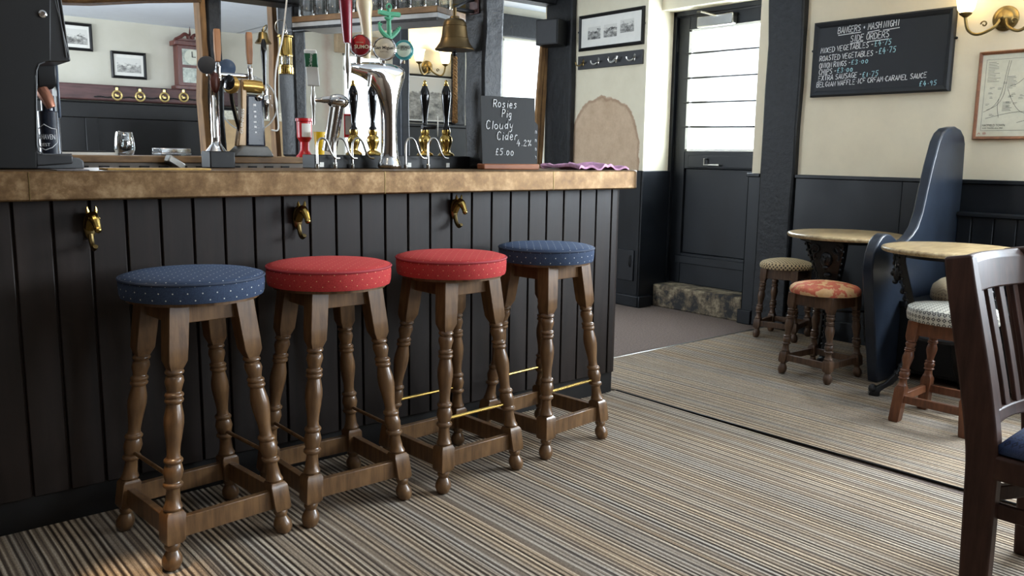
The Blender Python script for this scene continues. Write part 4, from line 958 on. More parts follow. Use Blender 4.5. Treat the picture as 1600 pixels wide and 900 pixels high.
# rear counter things: papers, tumbler, glass ashtray
p = P(140, 235, 3.95)
t = thing('menu_stack', 'stack of white and black menus on the rear counter', 'menus', (p.x, 4.02, ZR), 0)
MB().box(-.115, .115, -.06, .06, 0, .012).build('paper_pile', paper, t, .001); MB().box(-.12, .07, -.05, .06, .0122, .019).build('black_folder', black, t, .002)
p = P(197, 235, 3.95); k = mpp(p); h = 36 * k
t = thing('glass_tumbler', 'glass tumbler of iced water standing on the rear counter', 'glass', (p.x, 3.97, ZR))
MB().lathe([(.030, 0), (.036, .006), (.043, .03), (.040, .07), (.034, h), (.032, h), (.038, .07), (.040, .03), (.033, .012), (.01, .010)], n=28).build('glass_wall', tumbler, t)
MB().lathe([(.031, .012), (.0385, .03), (.0385, .052), (.002, .053)], n=24).build('water', glassmat('water', (.93, .95, .95, 1), .1), t)
rnd = random.Random(5)
for i in range(5):
    MB().box(-.011, .011, -.011, .011, -.011, .011, Matrix.Translation((rnd.uniform(-.02, .02), rnd.uniform(-.02, .02), .045 + .011 * i)) @ Matrix.Rotation(rnd.random() * 3, 4, 'X') @ Matrix.Rotation(rnd.random() * 3, 4, 'Z')).build('ice_cube', glassmat('ice %d' % i, (.92, .94, .95, 1), .3, .15), t, .002)
p = P(272, 238, 3.94); k = mpp(p)
t = thing('glass_ashtray', 'square cut glass ashtray on the edge of the rear counter', 'ashtray', (p.x, 3.975, ZR), R(6))
b = MB(); w_ = 24 * k
b.box(-w_, w_, -.05, .05, 0, .012).box(-w_, w_, -.05, -.035, .012, .034).box(-w_, w_, .035, .05, .012, .034).box(-w_, -w_ + .016, -.035, .035, .012, .034).box(w_ - .016, w_, -.035, .035, .012, .034)
b.build('ashtray_body', glassmat('cut glass', (.66, .70, .72, 1), .35, .08), t, .003)
p = P(290, 250, 3.7)
t = thing('soda_gun', 'dark soda gun with pale hoses hanging at the rear counter edge', 'drinks gun', (p.x - .01, 3.86, 1.05), R(20))
MB().box(-.05, .04, -.018, .018, .035, .07, Matrix.Rotation(R(28), 4, 'Y')).build('gun_body', steel, t, .006)
for i in range(3): MB().tube(spline([(.04 + .008 * i, 0, .03), (.07 + .008 * i, -.005, .01), (.085 + .009 * i, -.01, -.05), (.09 + .008 * i, 0, -.16)], 4), .004, 6).build('hose', cablem, t)

# beer font with wooden handled taps on the rear counter
YF = 4.0
p = P(338, 235, YF); k = mpp(p)
zz = lambda v, u=338, y=YF: P(u, v, y).z - ZR
ft = thing('beer_font', 'chrome pedestal beer font with two wooden tap handles and round badges', 'beer tap', (p.x, YF, ZR))
MB().box(-.055, .055, -.055, .055, -.0002, .012).build('plinth', black, ft, .003)
MB().lathe([(17 * k, .012), (17 * k, .018), (13 * k, .035), (8 * k, .055), (7.2 * k, .07), (7.2 * k, zz(120)), (8.5 * k, zz(118)), (8.5 * k, zz(108)), (6 * k, zz(104))], n=28).build('column', chrome, ft)
MB().tube([(-.012, -.024, zz(215)), (-.012, -.024, zz(150))], .005, 8).build('side_pipe', steel, ft)
MB().tube([(-.03, 0, zz(116)), (48 * k / .77, 0.0, zz(116))], .012, 12).build('cross_bar', chrome, ft)
for i, u in enumerate((342, 381)):
    x = (u - 338) * k / .77
    tb = MB().lathe([(.012, zz(126)), (.014, zz(120)), (.010, zz(112)), (.013, zz(106)), (.009, zz(98))], (x, -.022, 0), 16).build('tap_valve', chrome, ft)
    MB().rings([[(x + a * s, -.022 + c * s * .7, z) for a, c in ((-1, -1), (1, -1), (1, 1), (-1, 1))] for s, z in ((.011, zz(97)), (.0145, zz(80)), (.0145, zz(52)), (.0125, zz(46)))]).build('tap_handle', tanwood, ft, .003)
for i, (u, m) in enumerate(((328, plain('dark grey disc', (58, 58, 60), .35)), (358, plain('slate blue disc', (78, 96, 122), .25, .2)))):
    c = Vector(((u - 338) * k / .77, .03 if i else -.03, zz(104)))
    MB().lathe([(13 * k, 0), (13.5 * k, .004), (13 * k, .010), (11 * k, .012)], c, 28, AX((-.5, -.85, 0))).build('badge_disc', m, ft, label='dark grey badge back' if i == 0 else 'slate blue badge back')
MB().ell((-.004, -.03, zz(130)), (8 * k, .012, 16 * k), 16, 10).build('crest', plain('brown crest', (84, 44, 34), .3, .2), ft)
p = P(345, 250, 3.12)
o = MB().box(-.047, .047, -.04, .05, 0, .062).build('drip_box', black, None, .004); o.location = (p.x, 3.14, ZB); tag(o, 'plain black box standing at the back of the bar below the wooden taps', 'box')

# stout font: curved harp shape
YF = 3.945
p = P(394, 240, YF); k = mpp(p); kx = k / .77
sf = thing('beer_font', 'navy and cream harp shaped stout font with black tap handle', 'beer tap', (p.x, YF, ZR))
z2 = lambda v: P(394, v, YF).z - ZR
X = lambda u: (u - 394) * kx
MB().prism([(X(366), 0), (X(416), 0), (X(413), z2(236)), (X(408), z2(228)), (X(378), z2(228)), (X(370), z2(238))], -.055, .055).build('foot', plain('pewter foot', (92, 90, 86), .35, .4), sf, .006)
MB().prism([(X(384), z2(230)), (X(409), z2(230)), (X(407), z2(148)), (X(386), z2(148))], -.03, .035).build('column', navyg, sf, .012, seg=3)
MB().prism([(X(374), z2(229)), (X(385), z2(229)), (X(388), z2(150)), (X(386), z2(126)), (X(381), z2(126)), (X(380), z2(175)), (X(377), z2(205))], -.026, .022).build('cream_spine', plain('bronze cream enamel', (150, 124, 92), .3, .3), sf, .006)
MB().tube(spline([(X(370), -.01, z2(140)), (X(371), -.01, z2(160)), (X(374), -.01, z2(180)), (X(379), -.01, z2(205))], 5), [.010] * 16, 10).build('harp_bow', gloss, sf)
MB().lathe([(13 * k, 0), (14 * k, .012), (11 * k, .03)], (X(372), -.012, z2(135)), 24, AX((-.85, -.5, .1))).build('badge', gold, sf, label='gold badge with black top')
MB().lathe([(11.5 * k, .0302), (10 * k, .033)], (X(372), -.012, z2(133)), 24, AX((-.85, -.5, .1))).build('badge_face', gloss, sf)
MB().tube([(X(383), -.005, z2(135)), (X(396), -.005, z2(135)), (X(407), -.005, z2(136))], [.030, .031, .030], 18).build('barrel_head', gold, sf)
MB().ell((X(401), -.035, z2(153)), (.016, .02, .016), 12, 8).build('flow_knob', chrome, sf)
MB().lathe([(.008, z2(185)), (.009, z2(168)), (.015, z2(164)), (.015, z2(150)), (.011, z2(148)), (.013, z2(140)), (.008, z2(132))], (X(411), -.02, 0), 16).build('tap_valve', chrome, sf)
MB().lathe([(.008, z2(132)), (.009, z2(110)), (.0135, z2(85)), (.0145, z2(78)), (.012, z2(66)), (.006, z2(60))], (X(410.5), -.02, 0), 16).build('tap_handle', gloss, sf)
lettering('spine_lettering', 'GUINNESS', white, sf, (X(380.3), -.0268, z2(190)), .115, (R(90), R(-84), 0), .0008, height=.014)
b = MB()
for i, v in enumerate((166, 176, 184, 192, 200, 208)): b.box(X(396) - .008 + .002 * (i % 3), X(396) + .006, -.0312, -.0298, z2(v), z2(v) + .010 - .003 * (i % 2))
b.build('column_marks', chalkw, sf, label='small white printed marks')
# clear acrylic disc and its white cable
p = P(391, 162, 4.10)
t = thing('acrylic_disc', 'large clear round acrylic disc behind the stout font', 'clear disc', (p.x, 4.12, p.z)); k = mpp(p); r = 43 * k
A = AX((-.45, -.9, 0))
MB().lathe([(r, -.003), (r, .003)], n=48, axis=A).build('disc_sheet', acrylic, t); MB().tube([A @ Vector((r * math.cos(x * PI / 24), r * math.sin(x * PI / 24), 0)) for x in range(48)], .004, 6, True).build('disc_rim', plain('pale rim plastic', (206, 208, 204), .3), t)
MB().tube([(0, .01, -r), (0, .01, ZR - p.z + .004)], .006, 8).build('stem', steel, t); MB().lathe([(.05, ZR - p.z), (.05, ZR - p.z + .008)], (0, .01, 0), 24).build('foot', steel, t)
b = MB(); pts = [(449, -10), (446, 20), (441, 60), (434, 90), (430, 120), (430, 150), (434, 185), (434, 203), (424, 203)]
b.tube(spline([P(u, v, 3.94) for u, v in pts], 4), .0042, 6); tag(b.build('hanging_cable', cablem), 'white cable hanging down the dark post past the brass lamp', 'cable')

# miner's lamp, hung on the post by a ring
p = P(448, 90, 4.01); k = mpp(p); zt = lambda v: P(448, v, 4.01).z - p.z
t = thing('miners_lamp', 'brass miners lamp hanging on the dark post', 'lantern', (p.x, 4.02, p.z))
r = 11.3 * k
MB().lathe([(r, zt(116)), (r * 1.03, zt(115)), (r * 1.03, zt(105)), (r * .95, zt(104)), (r * .95, zt(102)), (r * .85, zt(101))], n=28).build('base', brass, t)
MB().lathe([(r * .7, zt(103)), (r * .7, zt(88))], n=24, cap=False).build('glass_cylinder', tumbler, t)
for i in range(5): a = 2 * PI * i / 5; MB().tube([(r * .86 * math.cos(a), r * .86 * math.sin(a), zt(103)), (r * .86 * math.cos(a), r * .86 * math.sin(a), zt(87))], .003, 6).build('guard_rod', oldbrass, t)
MB().lathe([(r * .95, zt(88)), (r * .98, zt(86)), (r * .92, zt(84)), (r * .92, zt(59)), (r * 1.1, zt(58)), (r * 1.1, zt(56)), (r * .5, zt(54)), (r * .2, zt(52))], n=28).build('bonnet', brass, t)
MB().tube([(.012 * math.cos(x * PI / 8), 0, zt(50) + .012 * math.sin(x * PI / 8)) for x in range(16)], .002, 6, True).build('top_ring', steel, t)
cc_ = P(439, 43, 4.02) - t.location; MB().tube([cc_ + Vector((.030 * math.cos(x * PI / 12), 0, .036 * math.sin(x * PI / 12))) for x in range(24)], .0026, 6, True).build('hanging_ring', steel, t)
# little bell on its hook
p = P(411, 60, 3.99); k = mpp(p); zt = lambda v: P(411, v, 3.99).z - p.z
t = thing('small_bell', 'small brass bell hanging from a hook above the stout font', 'bell', (p.x, 3.99, p.z))
MB().lathe([(13.0 * k, zt(68)), (12 * k, zt(66)), (8.5 * k, zt(61)), (7.2 * k, zt(54)), (6.4 * k, zt(51)), (2 * k, zt(49.5)), (2 * k, zt(46))], n=24).build('bell_body', oldbrass, t)
MB().tube(spline([(0, 0, zt(48)), (.006, 0, zt(42)), (.03, .02, zt(38)), (.05, .08, zt(42)), (.055, .16, zt(50))], 4), .003, 6).build('hook', oldbrass, t)
MB().ell((0, 0, zt(69)), .008, 10, 7).build('clapper', oldbrass, t)

# collection box and yellow beaker
p = P(482, 240, 3.96); k = mpp(p); zt = lambda v: P(482, v, 3.96).z - ZR
t = thing('collection_box', 'red charity collection box with white label on rear counter', 'collection box', (p.x, 4.0, ZR))
MB().lathe([(13.5 * k, 0), (13.5 * k, .004), (9 * k, .02), (7 * k, .035), (7 * k, zt(222)), (11.5 * k, zt(215)), (11.8 * k, zt(190)), (13.5 * k, zt(189)), (13.5 * k, zt(185)), (4 * k, zt(184))], n=32).build('box_body', redpl, t, smooth=30)
b = MB(); rr = 12.1 * k
b.rings([[(rr * math.sin(a), -rr * math.cos(a), z) for z in (zt(214), zt(193))] + [((rr - .002) * math.sin(a), -(rr - .002) * math.cos(a), z) for z in (zt(193), zt(214))] for a in [R(-45 + 8 * i) for i in range(10)]])
b.build('paper_label', paper, t)
p = P(500, 240, 3.92); k = mpp(p); zt = lambda v: P(500, v, 3.92).z - ZR
o = MB().lathe([(6 * k, 0), (9.5 * k, zt(206)), (8.8 * k, zt(206)), (5.4 * k, .006), (.001, .006)], n=28, cap=False).build('beaker', yellowpl, None); o.location = (p.x + .006, 3.93, ZR); tag(o, 'yellow tapered beaker beside the red collection box', 'beaker')

# pump cabinet on the bar with swan neck spouts and handpumps
YP = 3.12
pa, pb = P(493, 255, YP - .06), P(762 - 9, 255, YP - .06)
t = thing('pump_clamp_box', 'low black cabinet along the bar carrying the handpumps', 'cabinet', (pa.x, YP, ZB)); Lc = 2.305 - pa.x - .01
zc = P(620, 243, YP).z - ZB
MB().box(0, Lc, -.055, .055, -.0002, zc).build('cabinet', black, t, .003)
for u in (503, 524, 640, 700): a = P(u, 258, YP - .06); MB().box(a.x - pa.x - .008, a.x - pa.x + .010, -.058, -.054, .006, .024).build('small_label', paper, t)
def handpump(u, vt, vb, label, clip=False, main=True):
    p = P(u, 230, YP); k = mpp(p); zt = lambda v: P(u, v, YP).z - (ZB + zc)
    h = thing('handpump', label, 'beer pump', (p.x, YP, ZB + zc - .0005), 0, 'handpumps on the bar')
    MB().lathe([(12.5 * k, 0), (13 * k, .004), (12 * k, .010), (6.5 * k, .020), (6 * k, .026), (9 * k, zt(224)), (10 * k, zt(219)), (8.8 * k, zt(214)), (6 * k, zt(211)), (6.8 * k, zt(208)), (6.8 * k, zt(203))], n=28).build('brass_base', brass, h)
    MB().lathe([(6 * k, zt(203)), (6 * k, zt(200)), (3.6 * k, zt(197)), (3.8 * k, zt(188)), (5 * k, zt(175)), (6.9 * k, zt(158)), (7.6 * k, zt(150)), (7 * k, zt(143)), (4.6 * k, zt(137)), (3.6 * k, zt(134))], n=28).build('handle', gloss, h, smooth=60)
    MB().lathe([(3.8 * k, zt(134)), (4 * k, zt(132.5)), (2.2 * k, zt(131)), (2.6 * k, zt(129)), (2.2 * k, zt(127)), (.8 * k, zt(125))], n=16).build('finial', brass, h)
    if clip:
        MB().tube([(-.022, -.012, zt(198)), (.045, -.012, zt(198))], .010, 12).build('clip_bracket', black, h)
        MB().lathe([(.045, 0), (.045, .004)], (.052, -.02, zt(197)), 28, AX((.83, -.56, 0))).build('pump_clip', paper, h, label='round white pump clip seen from behind')
handpump(553, 0, 0, 'first handpump from the left, under the spout of the chrome font')
handpump(583, 0, 0, 'handpump under the arch of the chrome font, just left of its column')
handpump(664, 0, 0, 'black and brass handpump with a round white pump clip', True)
handpump(697, 0, 0, 'black and brass handpump beside the bell rope')
for i, (u, lab) in enumerate(((496, 'swan neck spout in front of the yellow beaker'), (524, 'swan neck spout in front of the slanted chrome tap'), (551, 'swan neck spout under the first handpump'), (634, 'swan neck spout just right of the chrome font column'), (669, 'swan neck spout in front of the bell rope handpump'))):
    y = YP - .075; p = P(u, 255, y); k = mpp(p); zt = lambda v: P(u, v, y).z - ZB
    h = thing('beer_spout', lab, 'beer spout', (p.x, y, ZB), R(-10), 'swan neck spouts of the handpumps')
    kx = k / .85
    MB().tube(spline([(0, 0, .012), (0, 0, zt(228)), (3 * kx, 0, zt(218)), (9 * kx, 0, zt(216)), (14 * kx, 0, zt(222)), (19 * kx, .0, zt(238)), (24 * kx, .0, zt(246)), (31 * kx, 0.008, zt(247))], 5), .0042, 8).build('pipe', steel, h)
    MB().lathe([(.006, 0), (.008, .006), (.008, .016), (.005, .02)], n=12).build('sparkler', steel, h)

# slanted chrome tap with white and green handle
p = P(520, 240, YP); k = mpp(p); kx = k * 1.0
t = thing('beer_font', 'slanted chrome tap with white and green handle', 'beer tap', (p.x, YP + .02, ZB + zc + .012), R(-30))
zt = lambda v: P(520, v, YP).z - (ZB + zc)
X = lambda u: (u - 520) * kx
MB().tube([(X(518), 0, 0), (X(532), .0, zt(170))], [.030, .026], 20).build('column', chrome, t)
MB().tube([(X(514), -.024, 0.004), (X(525), -.022, zt(172))], .012, 12).build('front_pipe', steel, t)
MB().ell((X(533), 0, zt(163)), (17 * kx, .032, .030), 20, 12).build('head', chrome, t)
MB().tube([(X(524), -.004, zt(160)), (X(512), -.012, zt(161)), (X(506), -.014, zt(161.5)), (X(498), -.016, zt(162))], [.013, .013, .009, .007], 12).build('spout_arm', chrome, t)
MB().lathe([(.006, zt(200)), (.007, zt(172)), (.010, zt(168)), (.010, zt(155)), (.007, zt(150)), (.006, zt(138))], (X(496), -.016, 0), 14).build('tap_valve', steel, t)
MB().rings([[(X(u) + a * .024, -.016 + c * .014, zt(v)) for a, c in ((-1, -1), (1, -1), (1, 1), (-1, 1))] for u, v in ((497, 140), (493, 84))]).build('tap_handle', white, t, .004)
MB().rings([[(X(u) + a * .0246, -.016 + c * .0146, zt(v)) for a, c in ((-1, -1), (1, -1), (1, 1), (-1, 1))] for u, v in ((495, 112), (493.4, 89))]).build('green_band', greenl, t, .004)
lettering('handle_lettering', 'Carlsberg', white, t, (X(494.2), -.0308, zt(100.5)), .054, (R(90), R(-86), 0), .0008, height=.015)
p = P(545, 196, 3.19); k = mpp(p)
t = thing('price_card', 'small red edged card on a clip beside the slanted tap', 'card', (p.x, 3.190, ZB), R(-30)); z0 = P(545, 215, 3.19).z - ZB; z1 = P(545, 178, 3.19).z - ZB
MB().box(-7.5 * k, 7.5 * k, -.004, .004, z0, z1).build('red_frame', redpl, t, .002); MB().box(-5.3 * k, 5.3 * k, -.0055, -.003, z0 + .012, z1 - .008).build('card_face', plain('grey card', (176, 166, 156), .6), t)
MB().tube([(0, 0, 0), (0, 0, z0)], .004, 8).build('stem', steel, t); MB().lathe([(.012, -.0002), (.012, .006)], n=20).build('foot', steel, t)

# the big chrome font
YB = 2.985
p = P(608, 262, YB); k = mpp(p)
t = thing('beer_font', 'large curved chrome font with three round badges and long tap handles', 'beer tap', (p.x, YB, ZB))
L2 = lambda u, v, dy=0.0: P(u, v, YB) - t.location + Vector((0, dy, 0))
pairs = [((591, 263.5), (626, 263.5)), ((591.5, 258), (625.5, 258)), ((595, 249), (622, 249)), ((597.5, 238), (620, 238)), ((598, 220), (618.5, 220)), ((598, 200), (617.5, 198)), ((597.5, 180), (618, 176)), ((595.5, 164), (621, 155)), ((591, 149), (626.5, 136)), ((584, 137), (632, 120)), ((576, 128), (633, 108)), ((567, 121.5), (620, 101)), ((557, 116.5), (598, 97.5)), ((547, 113.5), (572, 96)), ((541, 111), (553, 97)), ((538, 108), (543, 100))]
b = MB(); rings = []
for i, (a, c) in enumerate(pairs):
    A_, C_ = L2(*a), L2(*c); m = (A_ + C_) / 2; h = (C_ - A_) / 2; dp = .045 if i < 2 else (.034 if i < 8 else (.036 if i < 13 else .024))
    dp = max(dp, 0.018); rings.append([m + h * math.cos(2 * PI * j / 20) + Vector((0, dp * math.sin(2 * PI * j / 20), 0)) for j in range(20)])
for q in rings[0]: q.z = max(q.z, -.0003)
z_ = -.0003
for q in rings[0]: q.z = z_
b.rings(rings); b.build('chrome_body', chrome, t, sub=1, smooth=70)
def tapset(u, hand, v0, v1, m, rs, name, lab):
    x = u
    vb = MB().tube([L2(x, 140, -.045), L2(x, 116, -.045)], [.0055, .008], 12); vb.tube([L2(x, 116, -.045), L2(x - .5, 104, -.045), L2(x - 1, 90, -.045), L2(x - 1, 70, -.045)], [.012, .013, .009, .008], 12)
    vb.tube([L2(x, 108, -.045), L2(x + 3, 107, -.01)], .010, 10); vo = vb.build('tap_valve', steel, t)
    pts = [L2(x - 1 + (hand - x + 1) * f, v0 + (v1 - v0) * f, -.045) for f in (0, .08, .35, .75, .95, 1)]
    MB().tube(pts, rs, 14).build(name, m, t, label=lab)
tapset(535, 530, 69, -14, maroon, [.015, .0175, .021, .025, .026, .022], 'tap_handle', 'long maroon tap handle')
MB().tube([L2(572, 118, -.03), L2(570, 136, -.03)], [.008, .006], 10).build('middle_spout', steel, t)
MB().tube([L2(571, 92, -.01), L2(570, 62, -.02), L2(567, 30, -.02), L2(565, 10, -.02), L2(564.5, -4, -.02)], [.015, .018, .023, .032, .029], 14).build('tap_handle', creamh, t, label='cream tap handle')
# anchor handle
b = MB(); ay = -.02
b.tube([L2(604.5, 90, ay), L2(604, 62, ay), L2(603, 20, ay), L2(603, 14, ay)], [.008, .0105, .008, .007], 10)
b.tube(spline([L2(588.5, 38, ay), L2(590, 46, ay), L2(596, 54, ay), L2(604, 59, ay), L2(612, 54, ay), L2(618, 48, ay), L2(620, 45, ay)], 4), [.004 + .0065 * math.sin(PI * i / 24) for i in range(25)], 8)
b.tube([L2(588, 19, ay), L2(603, 23, ay), L2(620, 24, ay)], [.010, .010, .010], 8)
b.tube([L2(597, 28, ay), L2(603, 32, ay), L2(610, 28, ay)], [.004, .011, .004], 8)
for sg, (u, v) in ((-1, (588.5, 38)), (1, (620, 45))): b.tube([L2(u - sg * 3, v + 2, ay), L2(u + sg * 1, v - 1, ay), L2(u + sg * -2, v - 4, ay)], [.008, .005, .001], 6)
c = L2(603.5, 12, ay); b.tube([c + Vector((.011 * math.cos(x * PI / 7), 0, .012 * math.sin(x * PI / 7))) for x in range(14)], .0032, 6, True)
b.build('anchor_handle', greenp, t, label='green anchor shaped tap handle')
FN = Vector((-.62, -.78, .06)); AF = AX(FN)
rotF = (R(90), 0, math.atan2(-.62, .78) )
for i, (u, v, rad, mm) in enumerate(((559, 72, 16.5, plain('dark red badge', (120, 18, 28), .25)), (597, 77, 17.5, plain('silver cream badge', (206, 196, 176), .25, .15)), (627, 79, 15, teal))):
    c = L2(u, v, -.02); rr = rad * k
    MB().tube([L2(u, 100, -.01), L2(u, 88, -.01)], .010, 10).build('badge_stem', chrome, t)
    bd = MB().lathe([(rr * .8, -.016), (rr, -.008), (rr * 1.02, .002), (rr * .94, .007), (rr * .90, .006)], c, 36, AF).build('badge_rim', chrome if i < 2 else teal, t)
    MB().lathe([(rr * .92, .004), (rr * .80, .009), (rr * .4, .0115), (rr * .05, .012)], c, 36, AF).build('badge_face', mm, t)
    e = FN.normalized() * .0115; n3 = Vector(c) + e
    right = Vector((.78, -.62, 0)).normalized(); upv = Vector((0, 0, 1))
    if i == 0:
        MB().lathe([(rr * .5, .0106), (rr * .42, .0112)], Vector(c) + upv * rr * .36 , 20, AF).build('badge_patch', redpl, t)
        lettering('badge_lettering', 'SUMO', creamh, t, n3 - upv * .006 + right * .006, rr * 1.25, rotF, .001, bold=.02)
        lettering('badge_lettering', 'ORIGINAL', creamh, t, n3 + upv * .010 , rr * .7, rotF, .001)
    elif i == 1:
        lettering('badge_lettering', 'San Miguel', inkm, t, n3 + upv * .001, rr * 1.62, rotF, .001, bold=.015)
        lettering('badge_lettering', 'ESPECIAL', inkm, t, n3 - upv * .013, rr * .7, rotF, .001)
    else:
        MB().lathe([(rr * .74, .0096), (rr * .70, .0108), (rr * .3, .0118), (rr * .05, .012)], c, 30, AF).build('badge_patch', plain('pale green badge', (214, 226, 206), .4), t)
        lettering('badge_lettering', 'ICE BREAKER', inkm, t, n3 + upv * .009, rr * 1.6, rotF, .001, height=.013, bold=.01)
        lettering('badge_lettering', 'PALE ALE', inkm, t, n3 - upv * .001, rr * .7, rotF, .001)

# ship's bell with plaited rope
YL = 3.055
p = P(711, 80, YL); k = mpp(p); zt = lambda v: P(711, v, YL).z - p.z
t = thing('ships_bell', 'large bronze bell with plaited rope hanging over the bar', 'bell', (2.20, YL, p.z))
bronze = plain('bronze', (106, 88, 60), .36, 1.0, var=.15, scale=8)
MB().lathe([(30.5 * k, zt(78.5)), (31 * k, zt(77)), (28.5 * k, zt(74)), (23.5 * k, zt(67)), (20.5 * k, zt(58)), (19 * k, zt(46)), (18 * k, zt(37)), (16 * k, zt(32.5)), (12 * k, zt(30)), (8 * k, zt(29.5)), (7 * k, zt(26)), (3 * k, zt(25)), (3 * k, zt(12))], n=48, cap=True).build('bell_body', bronze, t, smooth=50)
for v in (41, 60): rr = {41: 18.4, 60: 21.0}[v] * k; MB().tube([(rr * math.cos(x * PI / 20), rr * math.sin(x * PI / 20), zt(v)) for x in range(40)], .0016, 6, True).build('moulding_ring', bronze, t)
MB().tube([(0, 0, zt(14)), (.112, 0, zt(14)), ], .008, 8).tube([(0.0, 0, zt(12)), (.06, 0, zt(0)), (.112, .0, zt(-6))], .007, 8).build('bracket', iron, t)
MB().box(.100, .1098, -.03, .03, zt(18), zt(-14)).build('bracket_plate', purplewood, t, .003)
MB().tube([(0, 0, zt(77)), (0.001, 0, zt(88))], .006, 8).ell((0, 0, zt(84)), .011, 10, 7).build('clapper', iron, t)
rp = MB(); rnd = random.Random(2)
for ph in (0, 2 * PI / 3, 4 * PI / 3):
    rp.tube([(.0 + .006 * math.cos(i * .7 + ph), -.004 + .006 * math.sin(i * .7 + ph), zt(89) + (zt(188) - zt(89)) * i / 60) for i in range(61)], [.0045 + .0025 * (i / 60) for i in range(61)], 6)
rp.ell((0, -.004, zt(189)), (.014, .014, .012), 10, 7); rp.ell((0, -.004, zt(140)), (.011, .011, .008), 10, 7); rp.build('bell_rope', ropem, t)

# hanging shelf with glasses
ZS = 1.745
sa, sb = Vector((1.862, 3.925, ZS)), Vector((2.195, 3.15, ZS))
dv = (sb - sa).normalized(); nv = Vector((dv.y, -dv.x, 0)) * -1; Ls = (sb - sa).length
sh = thing('hanging_shelf', 'brown wooden shelf over the bar holding upturned glasses', 'shelf', (0, 0, 0))
sh.location = sa; sh.rotation_euler = (0, 0, math.atan2(dv.y, dv.x)); 
MB().box(0, Ls - .02, 0.0, .27, .022, .05).build('shelf_board', shelfwood, sh, .003)
MB().box(0, Ls - .02, 0.004, .25, 0, .022).build('under_strip', plain('pale strip', (190, 194, 196), .35, .3), sh, .002)
MB().box(0, Ls - .02, -.004, .006, -.012, .0).build('lower_lip', timber, sh)
MB().box(0, Ls - .02, .255, .265, .05, .10).build('gallery_rail', oldbrass, sh)
MB().box(-.14, 0.01, .12, .15, .0, .02).build('bracket', iron, sh, .002)
g0 = None
rotm = Matrix.Rotation(sh.rotation_euler[2], 4, 'Z')
gi = 0
for i in range(10):
    for j in range(2):
        lp = sh.location + rotm @ Vector((.055 + i * .079, .05 + j * .098, .0503))
        if (lp - Vector((2.365, 3.06, lp.z))).length < .11: continue
        if g0 is None:
            o = MB().lathe([(.041, 0), (.042, .004), (.039, .06), (.034, .145), (.031, .15), (.002, .15), (.002, .143), (.030, .143), (.035, .06), (.0385, .004)], n=20, cap=False).build('pint_glass', tumbler); g0 = o
        else: o = g0.copy(); COL.objects.link(o)
        o.location = lp; tag(o, 'upturned pint glass standing in the rows on the hanging shelf', 'glass', 'glasses on the hanging shelf')

# cider board on its wooden foot
p = P(795, 258, 2.90)
t = thing('cider_chalkboard', 'small chalkboard on wooden foot advertising cider', 'chalkboard', (p.x, 2.905, ZB), R(-12)); k = mpp(p)
wb = .262; hb_ = P(795, 151, 2.9).z - ZB
MB().rings([[(-wb / 2 + .004, -.004 - 0, .02), (wb / 2 + .004, -.004, .02), (wb / 2 + .004, .004, .02), (-wb / 2 + .004, .004, .02)], [(-wb / 2 - .002, .008, hb_), (wb / 2 + .002, .008, hb_), (wb / 2 + .002, .016, hb_), (-wb / 2 - .002, .016, hb_)]]).build('board', chalkgrey, t, .001)
MB().box(-wb / 2 - .004, wb / 2 + .008, -.035, .035, -.0002, .024).build('wooden_foot', wood('foot wood', (120, 66, 36), (166, 102, 62), .4, (4, 20, 20)), t, .004)
b = MB()
for (tx, a, c, v, h) in (('Rosies', .22, .66, .16, .105), ('Pig', .38, .56, .305, .105), ('Cloudy', .08, .59, .475, .115), ('Cider', .28, .68, .635, .115), ('4.2%', .65, .93, .715, .085), ('£5.00', .25, .60, .86, .090)):
    z = .02 + (hb_ - .02) * (1 - v)
    script(b, tx, -wb / 2 + a * wb, -wb / 2 + c * wb, z, h * hb_, -.0045 + (z - .0) / hb_ * .0118 - .0002, .0022, .08, wob=.1)
for v_ in b.bm.verts: pass
b.build('chalk_writing', chalkw, t)
p = P(834, 258, 3.02)
t = thing('small_chalkboard', 'narrow dark board half hidden behind the cider chalkboard', 'chalkboard', (p.x - .05, 3.04, ZB), R(-12)); h2 = P(834, 190, 3.02).z - ZB
MB().rings([[(-.075, -.004, 0), (.075, -.004, 0), (.075, .004, 0), (-.075, .004, 0)], [(-.075, -.004, h2 * .93), (.075, -.004, h2 * .93), (.075, .004, h2 * .93), (-.075, .004, h2 * .93)], [(-.06, -.004, h2), (.06, -.004, h2), (.06, .004, h2), (-.06, .004, h2)]]).build('board', chalkgrey, t, .001)
b = MB()
for i in range(4): script(b, 'on', .048, .070, h2 * (.75 - .18 * i), .02, -.0043, .0014)
b.build('chalk_writing', chalkw, t)
# pink bar towel
b = MB(); nx, ny = 40, 12; x0, x1, y0, y1 = 2.66, 2.97, 2.74, 3.08; rnd = random.Random(9)
hgt = lambda a, c: .010 + .010 * math.sin(a * 13 + c * 5) * math.sin(c * 6 + a * 3) + .007 * math.sin(a * 29 + 2 * c) + .008 * math.sin(PI * a)
top = []; bot = []
for j in range(ny + 1):
    for i in range(nx + 1):
        a, c = i / nx, j / ny; x = x0 + (x1 - x0) * a + .012 * math.sin(7 * c) + .10 * c * .6; y = y0 + (y1 - y0) * c + .012 * math.sin(11 * a)
        top.append(b.bm.verts.new((x, y, ZB + max(.004, hgt(a, c)) + .002))); bot.append(b.bm.verts.new((x, y, ZB + max(.0002, hgt(a, c) * .75 - .004))))
N = nx + 1
for j in range(ny):
    for i in range(nx):
        q = [j * N + i, j * N + i + 1, (j + 1) * N + i + 1, (j + 1) * N + i]
        b.bm.faces.new([top[m] for m in q]); b.bm.faces.new([bot[m] for m in reversed(q)])
edge = [i for i in range(N)] + [j * N + nx for j in range(1, ny + 1)] + [ny * N + i for i in range(nx - 1, -1, -1)] + [j * N for j in range(ny - 1, 0, -1)]
